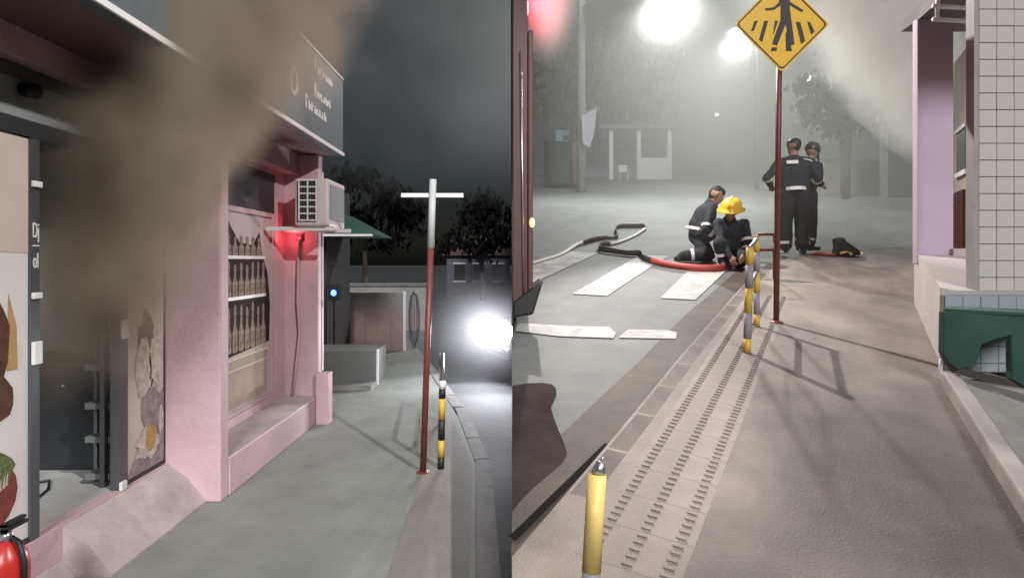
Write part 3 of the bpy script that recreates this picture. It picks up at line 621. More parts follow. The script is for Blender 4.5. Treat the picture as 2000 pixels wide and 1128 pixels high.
# dark red rail farther on
f1 = GR(1480, 545, WH); f2 = P(1513, 545, f1.y); f2.z = f1.z
fr2 = Thing('guard_rail', 'low dark red guard rail behind the crossing sign pole', 'guard rail', f1)
for f in (f1, f2):
    bm = bmesh.new(); tube(bm, [f, f + Vector((0, 0, 0.56))], 0.022, 10); fr2.part('post', bm, M_rust, True)
for h in (0.36, 0.55):
    bm = bmesh.new(); tube(bm, [f1 + Vector((0, 0, h)), f2 + Vector((0, 0, h))], 0.018, 10); fr2.part('bar', bm, M_rust, True)
# near yellow post
nb = P(1140, 1330, 1.72); nt_ = P(1166, 925, 1.78); nb.z = RZ(nb.y, WH)
ny = Thing('bollard', 'yellow pipe post with bare grey tip in the near foreground', 'post', nb)
for (a0, a1, m, r) in ((0, 0.40, M_blackp, 0.027), (0.40, 0.57, M_greyband, 0.027), (0.57, 1.0, mat('pale_yellow_paint', (0.82, 0.60, 0.20), 0.5, 0.1, 18, stain=0.2), 0.0275)):
    bm = bmesh.new(); tube(bm, [nb.lerp(nt_, a0), nb.lerp(nt_, a1)], r, 20); ny.part('post_band', bm, m, True)
bm = bmesh.new(); tube(bm, [nt_ + Vector((0.004, 0, 0)), nt_ + Vector((0.012, 0.004, 0.035))], [0.022, 0.013], 14); tube(bm, [nt_ + Vector((0.014, 0.004, 0.034)), nt_ + Vector((0.016, 0.004, 0.048))], 0.004, 8); ny.part('tip', bm, M_steel, True)

# fire engine at the left edge of the uphill road
ty = 5.05
tk = Thing('fire_engine', 'dull red fire engine corner with amber marker lamp and black bumper', 'fire engine', (0.08, ty, RZ(ty)))
zt = lambda v: CAMZ + (HOR - v) / F * ty
tk.part('body', B(((0.004, ty, zt(595)), (0.128, ty + 4.2, zt(-10)))), M_truck, bevel=0.01)
tk.part('corner_post', B(((0.130, ty - 0.015, zt(590)), (0.172, ty + 4.2, zt(60)))), M_truck, bevel=0.012)
bm = bmesh.new(); tube(bm, [(0.098, ty - 0.018, zt(585)), (0.072, ty - 0.018, zt(100))], 0.008, 8); tk.part('trim', bm, M_steel, True)
bm = bmesh.new(); ellip(bm, (0.165, ty - 0.02, zt(435)), 0.02, 0.02, 0.038); tk.part('marker_lamp', bm, M_amber, True)
bm = bmesh.new(); hexa(bm, [(0.004, ty - 0.12, zt(618)), (0.17, ty - 0.12, zt(612)), (0.17, ty + 0.6, zt(612)), (0.004, ty + 0.6, zt(618)), (0.004, ty - 0.12, zt(590)), (0.255, ty - 0.12, zt(545)), (0.255, ty + 0.6, zt(545)), (0.004, ty + 0.6, zt(590))]); tk.part('bumper', bm, M_black, bevel=0.02)
bm = bmesh.new(); lathe(bm, (0, 0, 0), [(0.22, -0.05), (0.43, -0.05), (0.45, -0.02), (0.45, 0.02), (0.43, 0.05), (0.22, 0.05)], 28)
bmesh.ops.transform(bm, matrix=Matrix.Translation((0.075, ty + 2.6, RZ(ty + 2.6) + 0.45)) @ Matrix.Rotation(R(90), 4, 'Y'), verts=bm.verts); tk.part('wheel', bm, M_black, True)
bm = bmesh.new(); lathe(bm, (0.10, ty + 1.2, 4.10), [(0.06, 0), (0.07, 0.03), (0.065, 0.14), (0.03, 0.17)], 16); bcn = tk.part('beacon', bm, M_beacon, True)
bm = bmesh.new(); tube(bm, [(0.10, ty + 1.2, zt(-10)), (0.10, ty + 1.2, 4.10)], 0.025, 8); tk.part('beacon_stem', bm, M_steel, True)
bm = bmesh.new(); tube(bm, [(0.1, ty + 3.85, zt(-10)), (0.1, ty + 3.85, 6.4), (0.42, ty + 3.85, 6.43)], 0.03, 8); tk.part('mast', bm, M_steel, True)
tk.part('floodlight', B(((0.40, ty + 3.72, 6.38), (0.62, ty + 3.98, 6.48))), M_steel)

# fire hose lying on edge
def ribbon(bm, pts, hw, th):
    n_ = len(pts); rows = []
    for i, (p, wgt) in enumerate(pts):
        d = Vector(pts[min(i + 1, n_ - 1)][0]) - Vector(pts[max(i - 1, 0)][0]); d.z = 0; d.normalize(); s = Vector((d.y, -d.x, 0)) * th
        p = Vector(p); h = Vector((0, 0, hw * (0.35 + 0.65 * wgt))); s2 = s * (1 + 3.0 * (1 - wgt))
        rows.append([bm.verts.new(q) for q in (p - s2, p + s2, p + s2 * 0.9 + h, p - s2 * 0.9 + h)])
    for a, b in zip(rows, rows[1:]):
        for k in range(4): bm.faces.new((a[k], a[(k + 1) % 4], b[(k + 1) % 4], b[k]))
    bm.faces.new(rows[0][::-1]); bm.faces.new(rows[-1])
def smoothpath(px):
    out = []; n_ = len(px)
    for i in range(n_ - 1):
        p0, p1_, p2_, p3 = px[max(i - 1, 0)], px[i], px[i + 1], px[min(i + 2, n_ - 1)]
        for k in range(6):
            t = k / 6; q = []
            for c in range(3):
                a, b, c_, d = p0[c], p1_[c], p2_[c], p3[c]
                q.append(0.5 * ((2 * b) + (-a + c_) * t + (2 * a - 5 * b + 4 * c_ - d) * t * t + (-a + 3 * b - 3 * c_ + d) * t ** 3))
            out.append(q)
    out.append(px[-1]); return out
def hosepart(px, m):
    pts = []
    for u, v, wgt in smoothpath(px):
        g_ = GR(u, v); pts.append(((g_.x, g_.y, RZ(g_.y, 0.012)), max(0, min(1, wgt))))
    bm = bmesh.new(); ribbon(bm, pts, 0.095, 0.010); return bm
hs = Thing('fire_hose', 'flat fire hose snaking over the zebra crossing, dark to red', 'hose', GR(1250, 500))
hs.part('pale_length', hosepart([(1040, 517, .0), (1060, 511, .0), (1095, 500, .05), (1125, 483, .3), (1140, 478, .6)], None), M_hosew, True)
hs.part('dark_length', hosepart([(1140, 479, .7), (1155, 475, 1), (1180, 470, .8), (1195, 468, .2), (1206, 466, .9), (1202, 453, 1), (1212, 447, 1), (1240, 447, 1), (1258, 447, 1), (1260, 450, .6)], None), M_hosed, True)
hs.part('pale_length', hosepart([(1260, 450, .3), (1240, 462, .0), (1210, 475, .0), (1190, 480, .2)], None), M_hosew, True)
hs.part('dark_length', hosepart([(1190, 480, .4), (1173, 484, 1), (1172, 492, 1), (1195, 496, .9), (1225, 500, .7), (1250, 502, 1), (1256, 510, 1), (1272, 517, 1)], None), M_hosed, True)
hs.part('red_length', hosepart([(1272, 517, 1), (1300, 524, 1), (1340, 530, 1), (1380, 532, 1), (1412, 530, 1), (1425, 526, .8)], None), M_hoser, True)
bm = bmesh.new(); c0 = GR(1430, 524); tube(bm, [c0 + Vector((-0.05, 0, 0.06)), c0 + Vector((0.07, 0.01, 0.06))], 0.045, 12); hs.part('coupling', bm, M_steel, True)

# ---------------------------------------------------------------- PEOPLE
def capsule(bm, a, ra, b, rb, seg=14, flat=None):
    a, b = Vector(a), Vector(b); d = (b - a); L = d.length; d = d / L; s, t = frame(d)
    prof = []
    for k in range(5): q = math.pi / 2 * k / 4; prof.append((ra * math.sin(q) + 1e-4, -ra * math.cos(q)))
    for k in range(5): q = math.pi / 2 * k / 4; prof.append((rb * math.cos(q) + 1e-4, L + rb * math.sin(q)))
    rings = []
    for r, z in prof: rings.append([bm.verts.new(a + d * z + (s * math.cos(2 * math.pi * k / seg) + t * math.sin(2 * math.pi * k / seg)) * r) for k in range(seg)])
    for p, q in zip(rings, rings[1:]):
        for k in range(seg): bm.faces.new((p[k], p[(k + 1) % seg], q[(k + 1) % seg], q[k]))
    bm.faces.new(rings[0][::-1]); bm.faces.new(rings[-1])
class Body:
    def __init__(s): s.caps = []   # (a, ra, b, rb, material index)
    def cap(s, a, ra, b, rb, mi): s.caps.append((Vector(a), ra, Vector(b), rb, mi))
    def limb(s, pts, rs, mi):
        for i in range(len(pts) - 1): s.cap(pts[i], rs[i], pts[i + 1], rs[i + 1], mi)
    def hand(s, wrist, d, palm_n, curl=0.5, mi=1, side=1):
        wrist, d, n_ = Vector(wrist), Vector(d).normalized(), Vector(palm_n).normalized(); sd_ = d.cross(n_).normalized() * side
        pc = wrist + d * 0.075
        for k in range(-1, 2): s.cap(wrist + sd_ * 0.012 * k, 0.022, pc + sd_ * 0.022 * k, 0.017, mi)
        for k, L in enumerate((0.072, 0.082, 0.076, 0.060)):
            b0 = pc + sd_ * (0.033 - 0.022 * k); m1 = b0 + (d * (1 - curl * 0.4) + n_ * curl * 0.6).normalized() * L * 0.5
            s.cap(b0, 0.0105, m1, 0.0095, mi); s.cap(m1, 0.0095, m1 + (d * (1 - curl) + n_ * curl).normalized() * L * 0.5, 0.0085, mi)
        th = wrist + d * 0.025 + sd_ * 0.03; t2_ = th + (d * 0.6 + sd_ * 0.6 + n_ * 0.2).normalized() * 0.035
        s.cap(th, 0.014, t2_, 0.011, mi); s.cap(t2_, 0.011, t2_ + (d * 0.8 + n_ * 0.4).normalized() * 0.03, 0.009, mi)
    def head(s, c, fwd, up, hair=True):
        c, f, u_ = Vector(c), Vector(fwd).normalized(), Vector(up).normalized(); f = (f - u_ * f.dot(u_)).normalized(); r_ = f.cross(u_)
        s.cap(c + u_ * 0.02 - f * 0.02, 0.088, c + u_ * 0.035 + f * 0.005, 0.084, 1)
        s.cap(c - u_ * 0.03 + f * 0.03, 0.066, c - u_ * 0.075 + f * 0.045, 0.044, 1)
        s.cap(c + f * 0.085, 0.010, c - u_ * 0.03 + f * 0.105, 0.014, 1)                       # nose
        s.cap(c + u_ * 0.025 + f * 0.075 - r_ * 0.035, 0.013, c + u_ * 0.025 + f * 0.075 + r_ * 0.035, 0.013, 1)   # brow
        s.cap(c - u_ * 0.062 + f * 0.082 - r_ * 0.018, 0.009, c - u_ * 0.062 + f * 0.082 + r_ * 0.018, 0.009, 1)   # mouth
        for k in (-1, 1): s.cap(c - f * 0.015 + r_ * k * 0.082 + u_ * 0.015, 0.016, c - f * 0.01 + r_ * k * 0.080 - u_ * 0.022, 0.012, 1)
        if hair:
            s.cap(c + u_ * 0.05 - f * 0.02, 0.088, c + u_ * 0.055 + f * 0.02, 0.078, 3); s.cap(c + u_ * 0.02 - f * 0.045, 0.072, c - u_ * 0.03 - f * 0.045, 0.056, 3)
        return f, u_, r_
    def build(s, T, place, voxel=0.011):
        bm = bmesh.new()
        for a, ra, b, rb, mi in s.caps: capsule(bm, a, ra, b, rb)
        me = bpy.data.meshes.new('tmp'); bm.to_mesh(me); bm.free()
        o = bpy.data.objects.new('tmp', me); sc.collection.objects.link(o)
        md = o.modifiers.new('r', 'REMESH'); md.mode = 'VOXEL'; md.voxel_size = voxel
        ms = o.modifiers.new('s', 'SMOOTH'); ms.factor = 0.5; ms.iterations = 2
        bpy.context.view_layer.update()
        nm = bpy.data.meshes.new_from_object(o.evaluated_get(bpy.context.evaluated_depsgraph_get())); bpy.data.objects.remove(o)
        for m in (M_navy, M_skin, M_boot, M_hair, M_navy2): nm.materials.append(m)
        nP = len(nm.polygons); cen = np.empty(nP * 3); nm.polygons.foreach_get('center', cen); cen = cen.reshape(-1, 3)
        best = np.full(nP, 9.0); idx = np.zeros(nP, dtype=np.int32)
        for a, ra, b, rb, mi in s.caps:
            a_, ab = np.array(a), np.array(b - a); t = np.clip((cen - a_) @ ab / max(ab @ ab, 1e-9), 0, 1)
            d = np.linalg.norm(cen - a_ - t[:, None] * ab, axis=1) - (ra + (rb - ra) * t)
            k = d < best; best[k] = d[k]; idx[k] = mi
        nm.polygons.foreach_set('material_index', idx); nm.polygons.foreach_set('use_smooth', np.ones(nP, dtype=bool))
        # cloth folds
        nrm = [v.normal.copy() for v in nm.vertices]
        for v, nv in zip(nm.vertices, nrm):
            k = noise.noise(v.co * 8.0) * 0.010 + noise.noise(v.co * Vector((22, 22, 8))) * 0.007
            v.co += nv * k * (0.3 if v.co.z > 1.55 else 1.0)
        b_ = bpy.data.objects.new('body', nm); sc.collection.objects.link(b_); b_.parent = T; return b_
def ring(bm, a, b, r0, r1, wgt, flat=1.0, ax=None):   # band around a limb at a point, axis a->b
    a, b = Vector(a), Vector(b); d = (b - a).normalized(); s, t = frame(d); rows = []
    for z, r in ((-wgt, r0), (wgt, r1)):
        rows.append([bm.verts.new(a + d * z + s * math.cos(q) * r + t * math.sin(q) * r * flat) for q in [2 * math.pi * k / 20 for k in range(20)]])
    for k in range(20): bm.faces.new((rows[0][k], rows[0][(k + 1) % 20], rows[1][(k + 1) % 20], rows[1][k]))
def band(T, name, a, b, r, wgt=0.02, flat=1.0):
    bm = bmesh.new(); ring(bm, a, b, r, r, wgt, flat)
    o = obj(name, bm, M_refl, T); md = o.modifiers.new('t', 'SOLIDIFY'); md.thickness = 0.004; return o
def helmet(T, c, f, u_, m, brim=0.03, k=1.0):
    c, f, u_ = Vector(c), Vector(f).normalized(), Vector(u_).normalized(); r_ = f.cross(u_)
    Mx = Matrix((r_, f, u_)).transposed()
    bm = bmesh.new(); prof = [(0.128 + brim, -0.012), (0.132 + brim, -0.004), (0.124, 0.004), (0.122, 0.05), (0.105, 0.095), (0.07, 0.125), (0.03, 0.138), (0.002, 0.14)]
    lathe(bm, (0, 0, 0), prof, 24, 0.92, 1.1)
    box(bm, (-0.012, -0.12, 0.05), (0.012, 0.12, 0.14)) if False else None
    bmesh.ops.transform(bm, matrix=Matrix.Translation(c + u_ * 0.03) @ Mx.to_4x4() @ Matrix.Scale(k, 4), verts=bm.verts)
    h = obj('helmet', bm, m, T, True)
    bm = bmesh.new(); tube(bm, [Vector((0, 0.125 * math.sin(q) * 1.1, 0.135 * math.cos(q) + 0.006)) for q in [-1.3 + 2.6 * k / 12 for k in range(13)]], 0.012, 8)
    bmesh.ops.transform(bm, matrix=Matrix.Translation(c + u_ * 0.03) @ Mx.to_4x4() @ Matrix.Scale(k, 4), verts=bm.verts); obj('comb', bm, m, h, True)
    return h
def person(label, loc, yaw, group=None):
    t = thing('person', label, 'person', loc, group); t.rotation_euler.z = R(yaw); return t
def standing(label, loc, yaw, armL, armR, head_f, scale=1.0, helm=None, lean=0.0):
    """local frame: +y is where he faces, +x his right; arms given as [elbow, wrist]"""
    T = person(label, loc, yaw); T.scale = (scale,) * 3; b = Body(); L = lean
    b.limb([(0, 0, 0.98), (0, 0.01 + L * .3, 1.12), (0, 0.0 + L * .7, 1.30), (0, -0.01 + L, 1.43)], [0.140, 0.135, 0.150, 0.115], 0)
    for s in (-1, 1):
        b.cap((s * 0.07, 0, 0.99), 0.125, (s * 0.075, 0.01, 1.12), 0.115, 0)
        b.cap((s * 0.075, 0.01 + L * .4, 1.12), 0.112, (s * 0.10, 0.0 + L * .8, 1.34), 0.118, 0)
        b.cap((s * 0.05, -0.01 + L, 1.45), 0.075, (s * 0.175, -0.015 + L, 1.425), 0.078, 0)
        b.limb([(s * 0.095, 0, 0.95), (s * 0.11, 0.02, 0.52), (s * 0.115, -0.01, 0.14)], [0.122, 0.098, 0.086], 4)
        b.cap((s * 0.115, -0.01, 0.14), 0.068, (s * 0.12, -0.02, 0.055), 0.05, 2); b.cap((s * 0.12, -0.03, 0.045), 0.045, (s * 0.135, 0.15, 0.038), 0.038, 2)
    b.limb([(0, -0.01 + L, 1.48), (0, 0.01 + L * 1.2, 1.60)], [0.062, 0.055], 1)
    f, u_, r_ = b.head((0, 0.03 + L * 1.3, 1.68), head_f, (0, 0.12, 1), hair=helm is None)
    sh_ = {}
    for s, arm in ((-1, armL), (1, armR)):
        S = Vector((s * 0.205, -0.015 + L, 1.41)); e, w_ = Vector(arm[0]), Vector(arm[1]); b.limb([S, e, w_], [0.075, 0.056, 0.042], 0)
        b.hand(w_, w_ - e, (-s * 0.6, 0.3, -0.5), 0.55, 1, -s if False else 1); sh_[s] = (S, e, w_)
    b.build(T, None)
    return T, f, u_, sh_
# standing firefighter with his back to us
fa = GR(1551, 503, 0.0); fa.z = RZ(fa.y, WH)
T, f, u_, sh_ = standing('standing firefighter seen from behind, navy jacket with reflective belt band, bare head', fa, -12,
    [(-0.36, 0.0, 1.20), (-0.27, 0.20, 1.10)], [(0.30, -0.02, 1.15), (0.22, 0.20, 1.05)], (-0.55, 0.8, 0), 1.0); T.scale = (1.10, 1.12, 0.985)
bm = bmesh.new(); ring(bm, (0, 0.005, 1.005), (0, 0.005, 1.1), 0.212, 0.207, 0.026, 0.735); o = obj('belt_band', bm, M_refl, T); o.modifiers.new('t', 'SOLIDIFY').thickness = 0.004
obj('back_patch', B(((-0.13, -0.152, 1.385), (0.02, -0.118, 1.435))), M_refl, T)
bm = bmesh.new(); tube(bm, [(0.10, -0.10, 1.46), (0.19, -0.09, 1.44), (0.262, -0.06, 1.36), (0.30, -0.05, 1.25)], 0.009, 6); obj('piping', bm, M_refl, T, True)
for s in (-1, 1):
    S, e, w_ = sh_[s]; band(T, 'sleeve_band', e.lerp(w_, 0.12), w_, 0.066, 0.02)
    band(T, 'trouser_band', (s * 0.115, -0.008, 0.17), (s * 0.11, 0.02, 0.52), 0.085, 0.022)
obj('shoe', B(((-0.23, -0.06, 0.0), (-0.08, 0.02, 0.05))), M_refl, T, bevel=0.015)
# firefighter with helmet beside him
fb = GR(1573, 497, 0.0); fb.z = RZ(fb.y, WH)
T, f, u_, sh_ = standing('standing firefighter in dark helmet and breathing gear beside the bareheaded one', fb, -70,
    [(-0.28, 0.05, 1.16), (-0.12, 0.26, 1.16)], [(0.28, 0.02, 1.14), (0.14, 0.25, 1.10)], (0.1, 1, -0.3), 0.93, helm=True, lean=0.09)
helmet(T, (0, 0.15, 1.70), (0.1, 1, -0.25), (0, 0.25, 1), mat('dark_helmet', (0.05, 0.045, 0.04), 0.3, 0.1, 10), -0.006)
bm = bmesh.new(); capsule(bm, (0, -0.22, 1.05), 0.075, (0, -0.20, 1.42), 0.07); obj('air_cylinder', bm, mat('dull_cylinder', (0.05, 0.05, 0.05), 0.4), T, True)
bm = bmesh.new(); ellip(bm, (0.0, 0.245, 1.645), 0.05, 0.045, 0.055); obj('face_mask', bm, M_black, T, True)
bm = bmesh.new(); tube(bm, [(0, 0.28, 1.62), (0.06, 0.24, 1.5), (0.12, 0.15, 1.38), (0.10, -0.15, 1.36)], 0.018, 8); obj('air_tube', bm, M_black, T, True)
for s in (-1, 1):
    S, e, w_ = sh_[s]; band(T, 'sleeve_band', e.lerp(w_, 0.55), w_, 0.058, 0.02)
    band(T, 'trouser_band', (s * 0.115, -0.008, 0.19), (s * 0.11, 0.02, 0.52), 0.085, 0.02)
# kneeling firefighter, bare head, bent to the right over the hose (local +x = picture right)
kc = GR(1376, 512, 0.0)
T = person('kneeling bareheaded firefighter in navy jacket bent over the red hose', kc, 0); T.scale = (1.08, 1.12, 1.08); b = Body()
hip = Vector((-0.05, 0.05, 0.36)); chest = Vector((0.02, 0.0, 0.66)); neck = Vector((0.07, -0.01, 0.80)); hd_ = Vector((0.13, -0.04, 0.885))
b.limb([hip, hip.lerp(chest, 0.5) + Vector((-0.04, 0, 0)), chest, neck], [0.150, 0.155, 0.145, 0.08], 0)
for s in (-1, 1): b.cap(chest + Vector((0, s * 0.09, 0.02)), 0.105, hip + Vector((0, s * 0.08, 0)), 0.115, 0)
b.limb([neck, hd_], [0.06, 0.055], 1)
f, u_, r_ = b.head(hd_ + Vector((0.02, 0, 0.02)), (0.85, -0.15, -0.5), (0.45, 0, 0.9))
b.limb([hip + Vector((0.03, -0.10, 0)), (0.17, -0.20, 0.42), (0.16, -0.18, 0.12)], [0.105, 0.088, 0.07], 4)      # near thigh raised, foot down
b.cap((0.15, -0.18, 0.10), 0.055, (0.27, -0.19, 0.045), 0.042, 2)
b.limb([hip + Vector((0.0, 0.10, 0)), (0.10, 0.12, 0.10), (-0.26, 0.13, 0.09)], [0.105, 0.085, 0.065], 4)       # far knee on the ground
b.limb([hip + Vector((-0.02, -0.06, -0.05)), (-0.06, -0.1, 0.12), (-0.30, -0.08, 0.09)], [0.10, 0.085, 0.07], 4)
b.cap((-0.28, 0.13, 0.08), 0.055, (-0.33, 0.13, 0.045), 0.045, 2); b.cap((-0.30, -0.08, 0.09), 0.06, (-0.36, -0.08, 0.05), 0.045, 2)
for s, e, w_ in ((-1, (-0.06, -0.24, 0.45), (0.16, -0.24, 0.30)), (1, (0.18, 0.14, 0.45), (0.28, 0.02, 0.20))):
    S = chest + Vector((0.03, s * 0.17, 0.07)); b.limb([S, e, w_], [0.078, 0.06, 0.045], 0); b.hand(w_, Vector(w_) - Vector(e) + Vector((0.1, 0, -0.12)), (0.2, 0.3 * s, -0.8), 0.6, 1)
b.build(T, None)
band(T, 'sleeve_band', (0.02, -0.24, 0.40), (0.16, -0.24, 0.30), 0.066, 0.022); band(T, 'sleeve_band', (-0.045, -0.23, 0.49), (0.0, -0.17, 0.72), 0.070, 0.016)
band(T, 'trouser_band', (0.165, -0.19, 0.28), (0.16, -0.18, 0.12), 0.088, 0.024); band(T, 'trouser_band', (-0.20, -0.09, 0.10), (-0.3, -0.08, 0.09), 0.083, 0.02)
bm = bmesh.new(); ring(bm, (-0.06, 0.03, 0.45), (-0.03, 0.02, 0.6), 0.192, 0.192, 0.02, 1.0); obj('jacket_band', bm, M_refl, T).modifiers.new('t', 'SOLIDIFY').thickness = 0.004
band(T, 'collar_band', (0.055, -0.008, 0.775), (0.08, -0.01, 0.82), 0.082, 0.012)
# crouching firefighter in yellow helmet, facing left
kd = GR(1430, 524, 0.0)
T = person('crouching firefighter in bright yellow helmet working on the hose coupling', kd, 0); T.scale = (1.06, 1.06, 1.0); b = Body()
hip = Vector((0.10, 0.14, 0.30)); chest = Vector((0.0, 0.06, 0.56)); neck = Vector((-0.03, 0.0, 0.68)); hd_ = Vector((-0.04, -0.06, 0.77))
b.limb([hip, hip.lerp(chest, 0.5), chest, neck], [0.15, 0.15, 0.14, 0.08], 0)
for s in (-1, 1): b.cap(chest + Vector((s * 0.09, 0, 0.02)), 0.10, hip + Vector((s * 0.07, 0, 0)), 0.115, 0)
b.limb([neck, hd_], [0.06, 0.055], 1); f, u_, r_ = b.head(hd_ + Vector((0, -0.01, 0.02)), (-0.5, -0.7, -0.35), (-0.05, -0.3, 0.95), hair=False)
b.limb([hip + Vector((-0.08, -0.04, 0)), (-0.21, -0.10, 0.35), (-0.13, -0.05, 0.10)], [0.105, 0.082, 0.068], 4); b.cap((-0.13, -0.05, 0.08), 0.055, (-0.16, -0.17, 0.04), 0.042, 2)
b.limb([hip + Vector((0.06, -0.04, 0)), (0.10, -0.20, 0.12), (0.14, 0.12, 0.08)], [0.105, 0.085, 0.068], 4); b.cap((0.14, 0.12, 0.07), 0.055, (0.15, 0.22, 0.045), 0.042, 2)
for s, e, w_ in ((-1, (-0.17, -0.06, 0.36), (-0.10, -0.20, 0.17)), (1, (0.19, -0.06, 0.34), (0.06, -0.24, 0.19))):
    S = chest + Vector((s * 0.165, -0.02, 0.07)); b.limb([S, e, w_], [0.076, 0.06, 0.045], 0); b.hand(w_, Vector(w_) - Vector(e) + Vector((0, 0, -0.08)), (-s * 0.6, 0.1, -0.4), 0.6, 1)
b.build(T, None); helmet(T, hd_ + Vector((0, -0.012, 0.02)), (-0.5, -0.7, -0.30), (-0.05, -0.3, 0.95), M_helm, 0.035, 1.16)
band(T, 'sleeve_band', (0.175, -0.05, 0.40), (0.16, 0.02, 0.6), 0.070, 0.020); band(T, 'sleeve_band', (0.12, -0.16, 0.26), (0.06, -0.24, 0.19), 0.058, 0.018)
band(T, 'trouser_band', (-0.16, -0.07, 0.20), (-0.13, -0.05, 0.10), 0.085, 0.02)

# kit bag and short red hose on the ground by the standing men
kb = GR(1655, 508, 0.0); kb.z = RZ(kb.y, WH)
bg_ = Thing('kit_bag', 'slumped black kit bag on the ground right of the standing firefighters', 'bag', kb)
bm = bmesh.new(); bmesh.ops.create_icosphere(bm, subdivisions=4, radius=1)
for v in bm.verts:
    c = v.co.copy(); k = 1 + 0.22 * noise.noise(c * 2.2) + 0.08 * noise.noise(c * 6)
    v.co = Vector((c.x * 0.20 * k - 0.05 * max(0, c.z), c.y * 0.13 * k, max(-0.6, c.z) * 0.15 * k + 0.09 - 0.10 * c.x * (c.z + 0.5)))
bmesh.ops.translate(bm, verts=bm.verts, vec=kb); bg_.part('sack', bm, M_navy2, True)
bm = bmesh.new(); tube(bm, [kb + Vector(p) for p in ((-0.17, -0.12, 0.04), (-0.10, -0.14, 0.06), (-0.02, -0.13, 0.05))], 0.015, 8); bg_.part('strap', bm, M_yel, True)
for dx in (-0.02, 0.15):
    bm = bmesh.new(); ellip(bm, kb + Vector((dx, -0.13, 0.035)), 0.025, 0.02, 0.025); bg_.part('fitting', bm, M_refl, True)
bm = bmesh.new(); a_, b_ = GR(1588, 507), GR(1640, 508); pts = [((a_.lerp(b_, k / 8).x, a_.lerp(b_, k / 8).y + 0.05 * math.sin(k * 0.9), RZ(a_.lerp(b_, k / 8).y + 0.05 * math.sin(k * 0.9), WH + 0.005)), 0.6) for k in range(9)]
ribbon(bm, pts, 0.06, 0.012); tag(obj('hose_end', bm, M_hoser, None, True), 'short red hose end between the boots and the black kit bag', 'hose')

# ---------------------------------------------------------------- RIGHT: arcade building
rb = Thing('arcade_building', 'pale arcade building with lavender column and tiled pillar on the right', 'building', (3.6, 5.2, RZ(5.2)))
PH = 0.62
wy = lambda y: 3.06 + 0.55 * (y - 4.36)
def rprism(name, pts, h0, h1, m, sub=None, bevel=0.0):
    bm = bmesh.new(); n_ = len(pts)
    lo = [bm.verts.new((x, y, RZ(y, h0))) for x, y in pts]; hi = [bm.verts.new((x, y, RZ(y, h1))) for x, y in pts]
    bm.faces.new(lo); bm.faces.new(hi[::-1])
    for i in range(n_): bm.faces.new((lo[i], hi[i], hi[(i + 1) % n_], lo[(i + 1) % n_]))
    return rb.part(name, bm, m, bevel=bevel, sub=sub)
Mpale = mat('pale_pink_render', (0.46, 0.42, 0.41), 0.8, 0.08, 3, stain=0.18)
rprism('plinth', [(wy(4.40), 4.40), (wy(6.35), 6.35), (wy(6.35) + 4, 6.35), (wy(4.40) + 4, 4.40)], WH, PH, Mpale)
px0_ = 912 / F * 4.42
cx0, cx1 = 792 / F * 5.95, 863 / F * 5.95
cz0 = CAMZ + (HOR - 498) / F * 5.95
rb.part('column', B(((cx0, 5.95, cz0 - 0.09), (cx1, 6.03, 3.95))), M_lav, bevel=0.012)
rb.part('column_foot', B(((cx1 - 0.04, 5.90, cz0 - 0.10), (cx1 + 0.12, 6.0, cz0 + 0.06))), M_pinkramp)
# facade wall behind the arcade
def fpt(t, h): # along the facade from near (t=0) to far (t=1)
    a_, b_ = Vector((4.60, 5.2, 0)), Vector((6.45, 9.1, 0)); p = a_.lerp(b_, t); return Vector((p.x, p.y, h))
fnrm = Vector((-(9.1 - 5.2), (6.45 - 4.60), 0)).normalized()
def fbox(name, t0, t1, z0, z1, d0, d1, m, sub=None):
    bm = bmesh.new(); hexa(bm, [fpt(t0, z0) + fnrm * d0, fpt(t1, z0) + fnrm * d0, fpt(t1, z0) + fnrm * d1, fpt(t0, z0) + fnrm * d1, fpt(t0, z1) + fnrm * d0, fpt(t1, z1) + fnrm * d0, fpt(t1, z1) + fnrm * d1, fpt(t0, z1) + fnrm * d1]); return rb.part(name, bm, m, sub=sub)
fbox('wall', 0.0, 1.0, 1.4, 4.4, -0.15, 0.0, M_tan)
wn = fbox('window', 0.72, 0.84, 2.80, 3.35, 0.001, 0.02, M_glass); fbox('window_frame', 0.71, 0.85, 2.74, 2.80, 0.001, 0.04, M_whitep); fbox('window_frame', 0.71, 0.85, 3.35, 3.40, 0.001, 0.04, M_whitep)
fbox('door', 0.74, 0.92, 1.6, 2.55, 0.001, 0.02, M_glass)
for k in range(6): fbox('door_bar', 0.75 + k * 0.03, 0.755 + k * 0.03, 1.6, 2.55, 0.021, 0.04, M_rust)
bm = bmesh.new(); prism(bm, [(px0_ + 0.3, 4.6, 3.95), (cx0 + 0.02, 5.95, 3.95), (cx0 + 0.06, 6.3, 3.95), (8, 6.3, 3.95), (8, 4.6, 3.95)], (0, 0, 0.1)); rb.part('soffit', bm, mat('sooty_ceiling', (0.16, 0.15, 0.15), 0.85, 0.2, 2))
for v_, vy in ((12, 4.9), (38, 4.9)):
    a_, b_ = P(1822, v_, vy), P(1930, v_ + 6, vy); bm = bmesh.new(); tube(bm, [a_, b_], 0.018, 8); rb.part('awning_bar', bm, M_whitep, True)
bm = bmesh.new(); tube(bm, [P(1832, -20, 4.9), P(1830, 40, 4.9)], 0.016, 8); rb.part('awning_bar', bm, M_whitep, True)
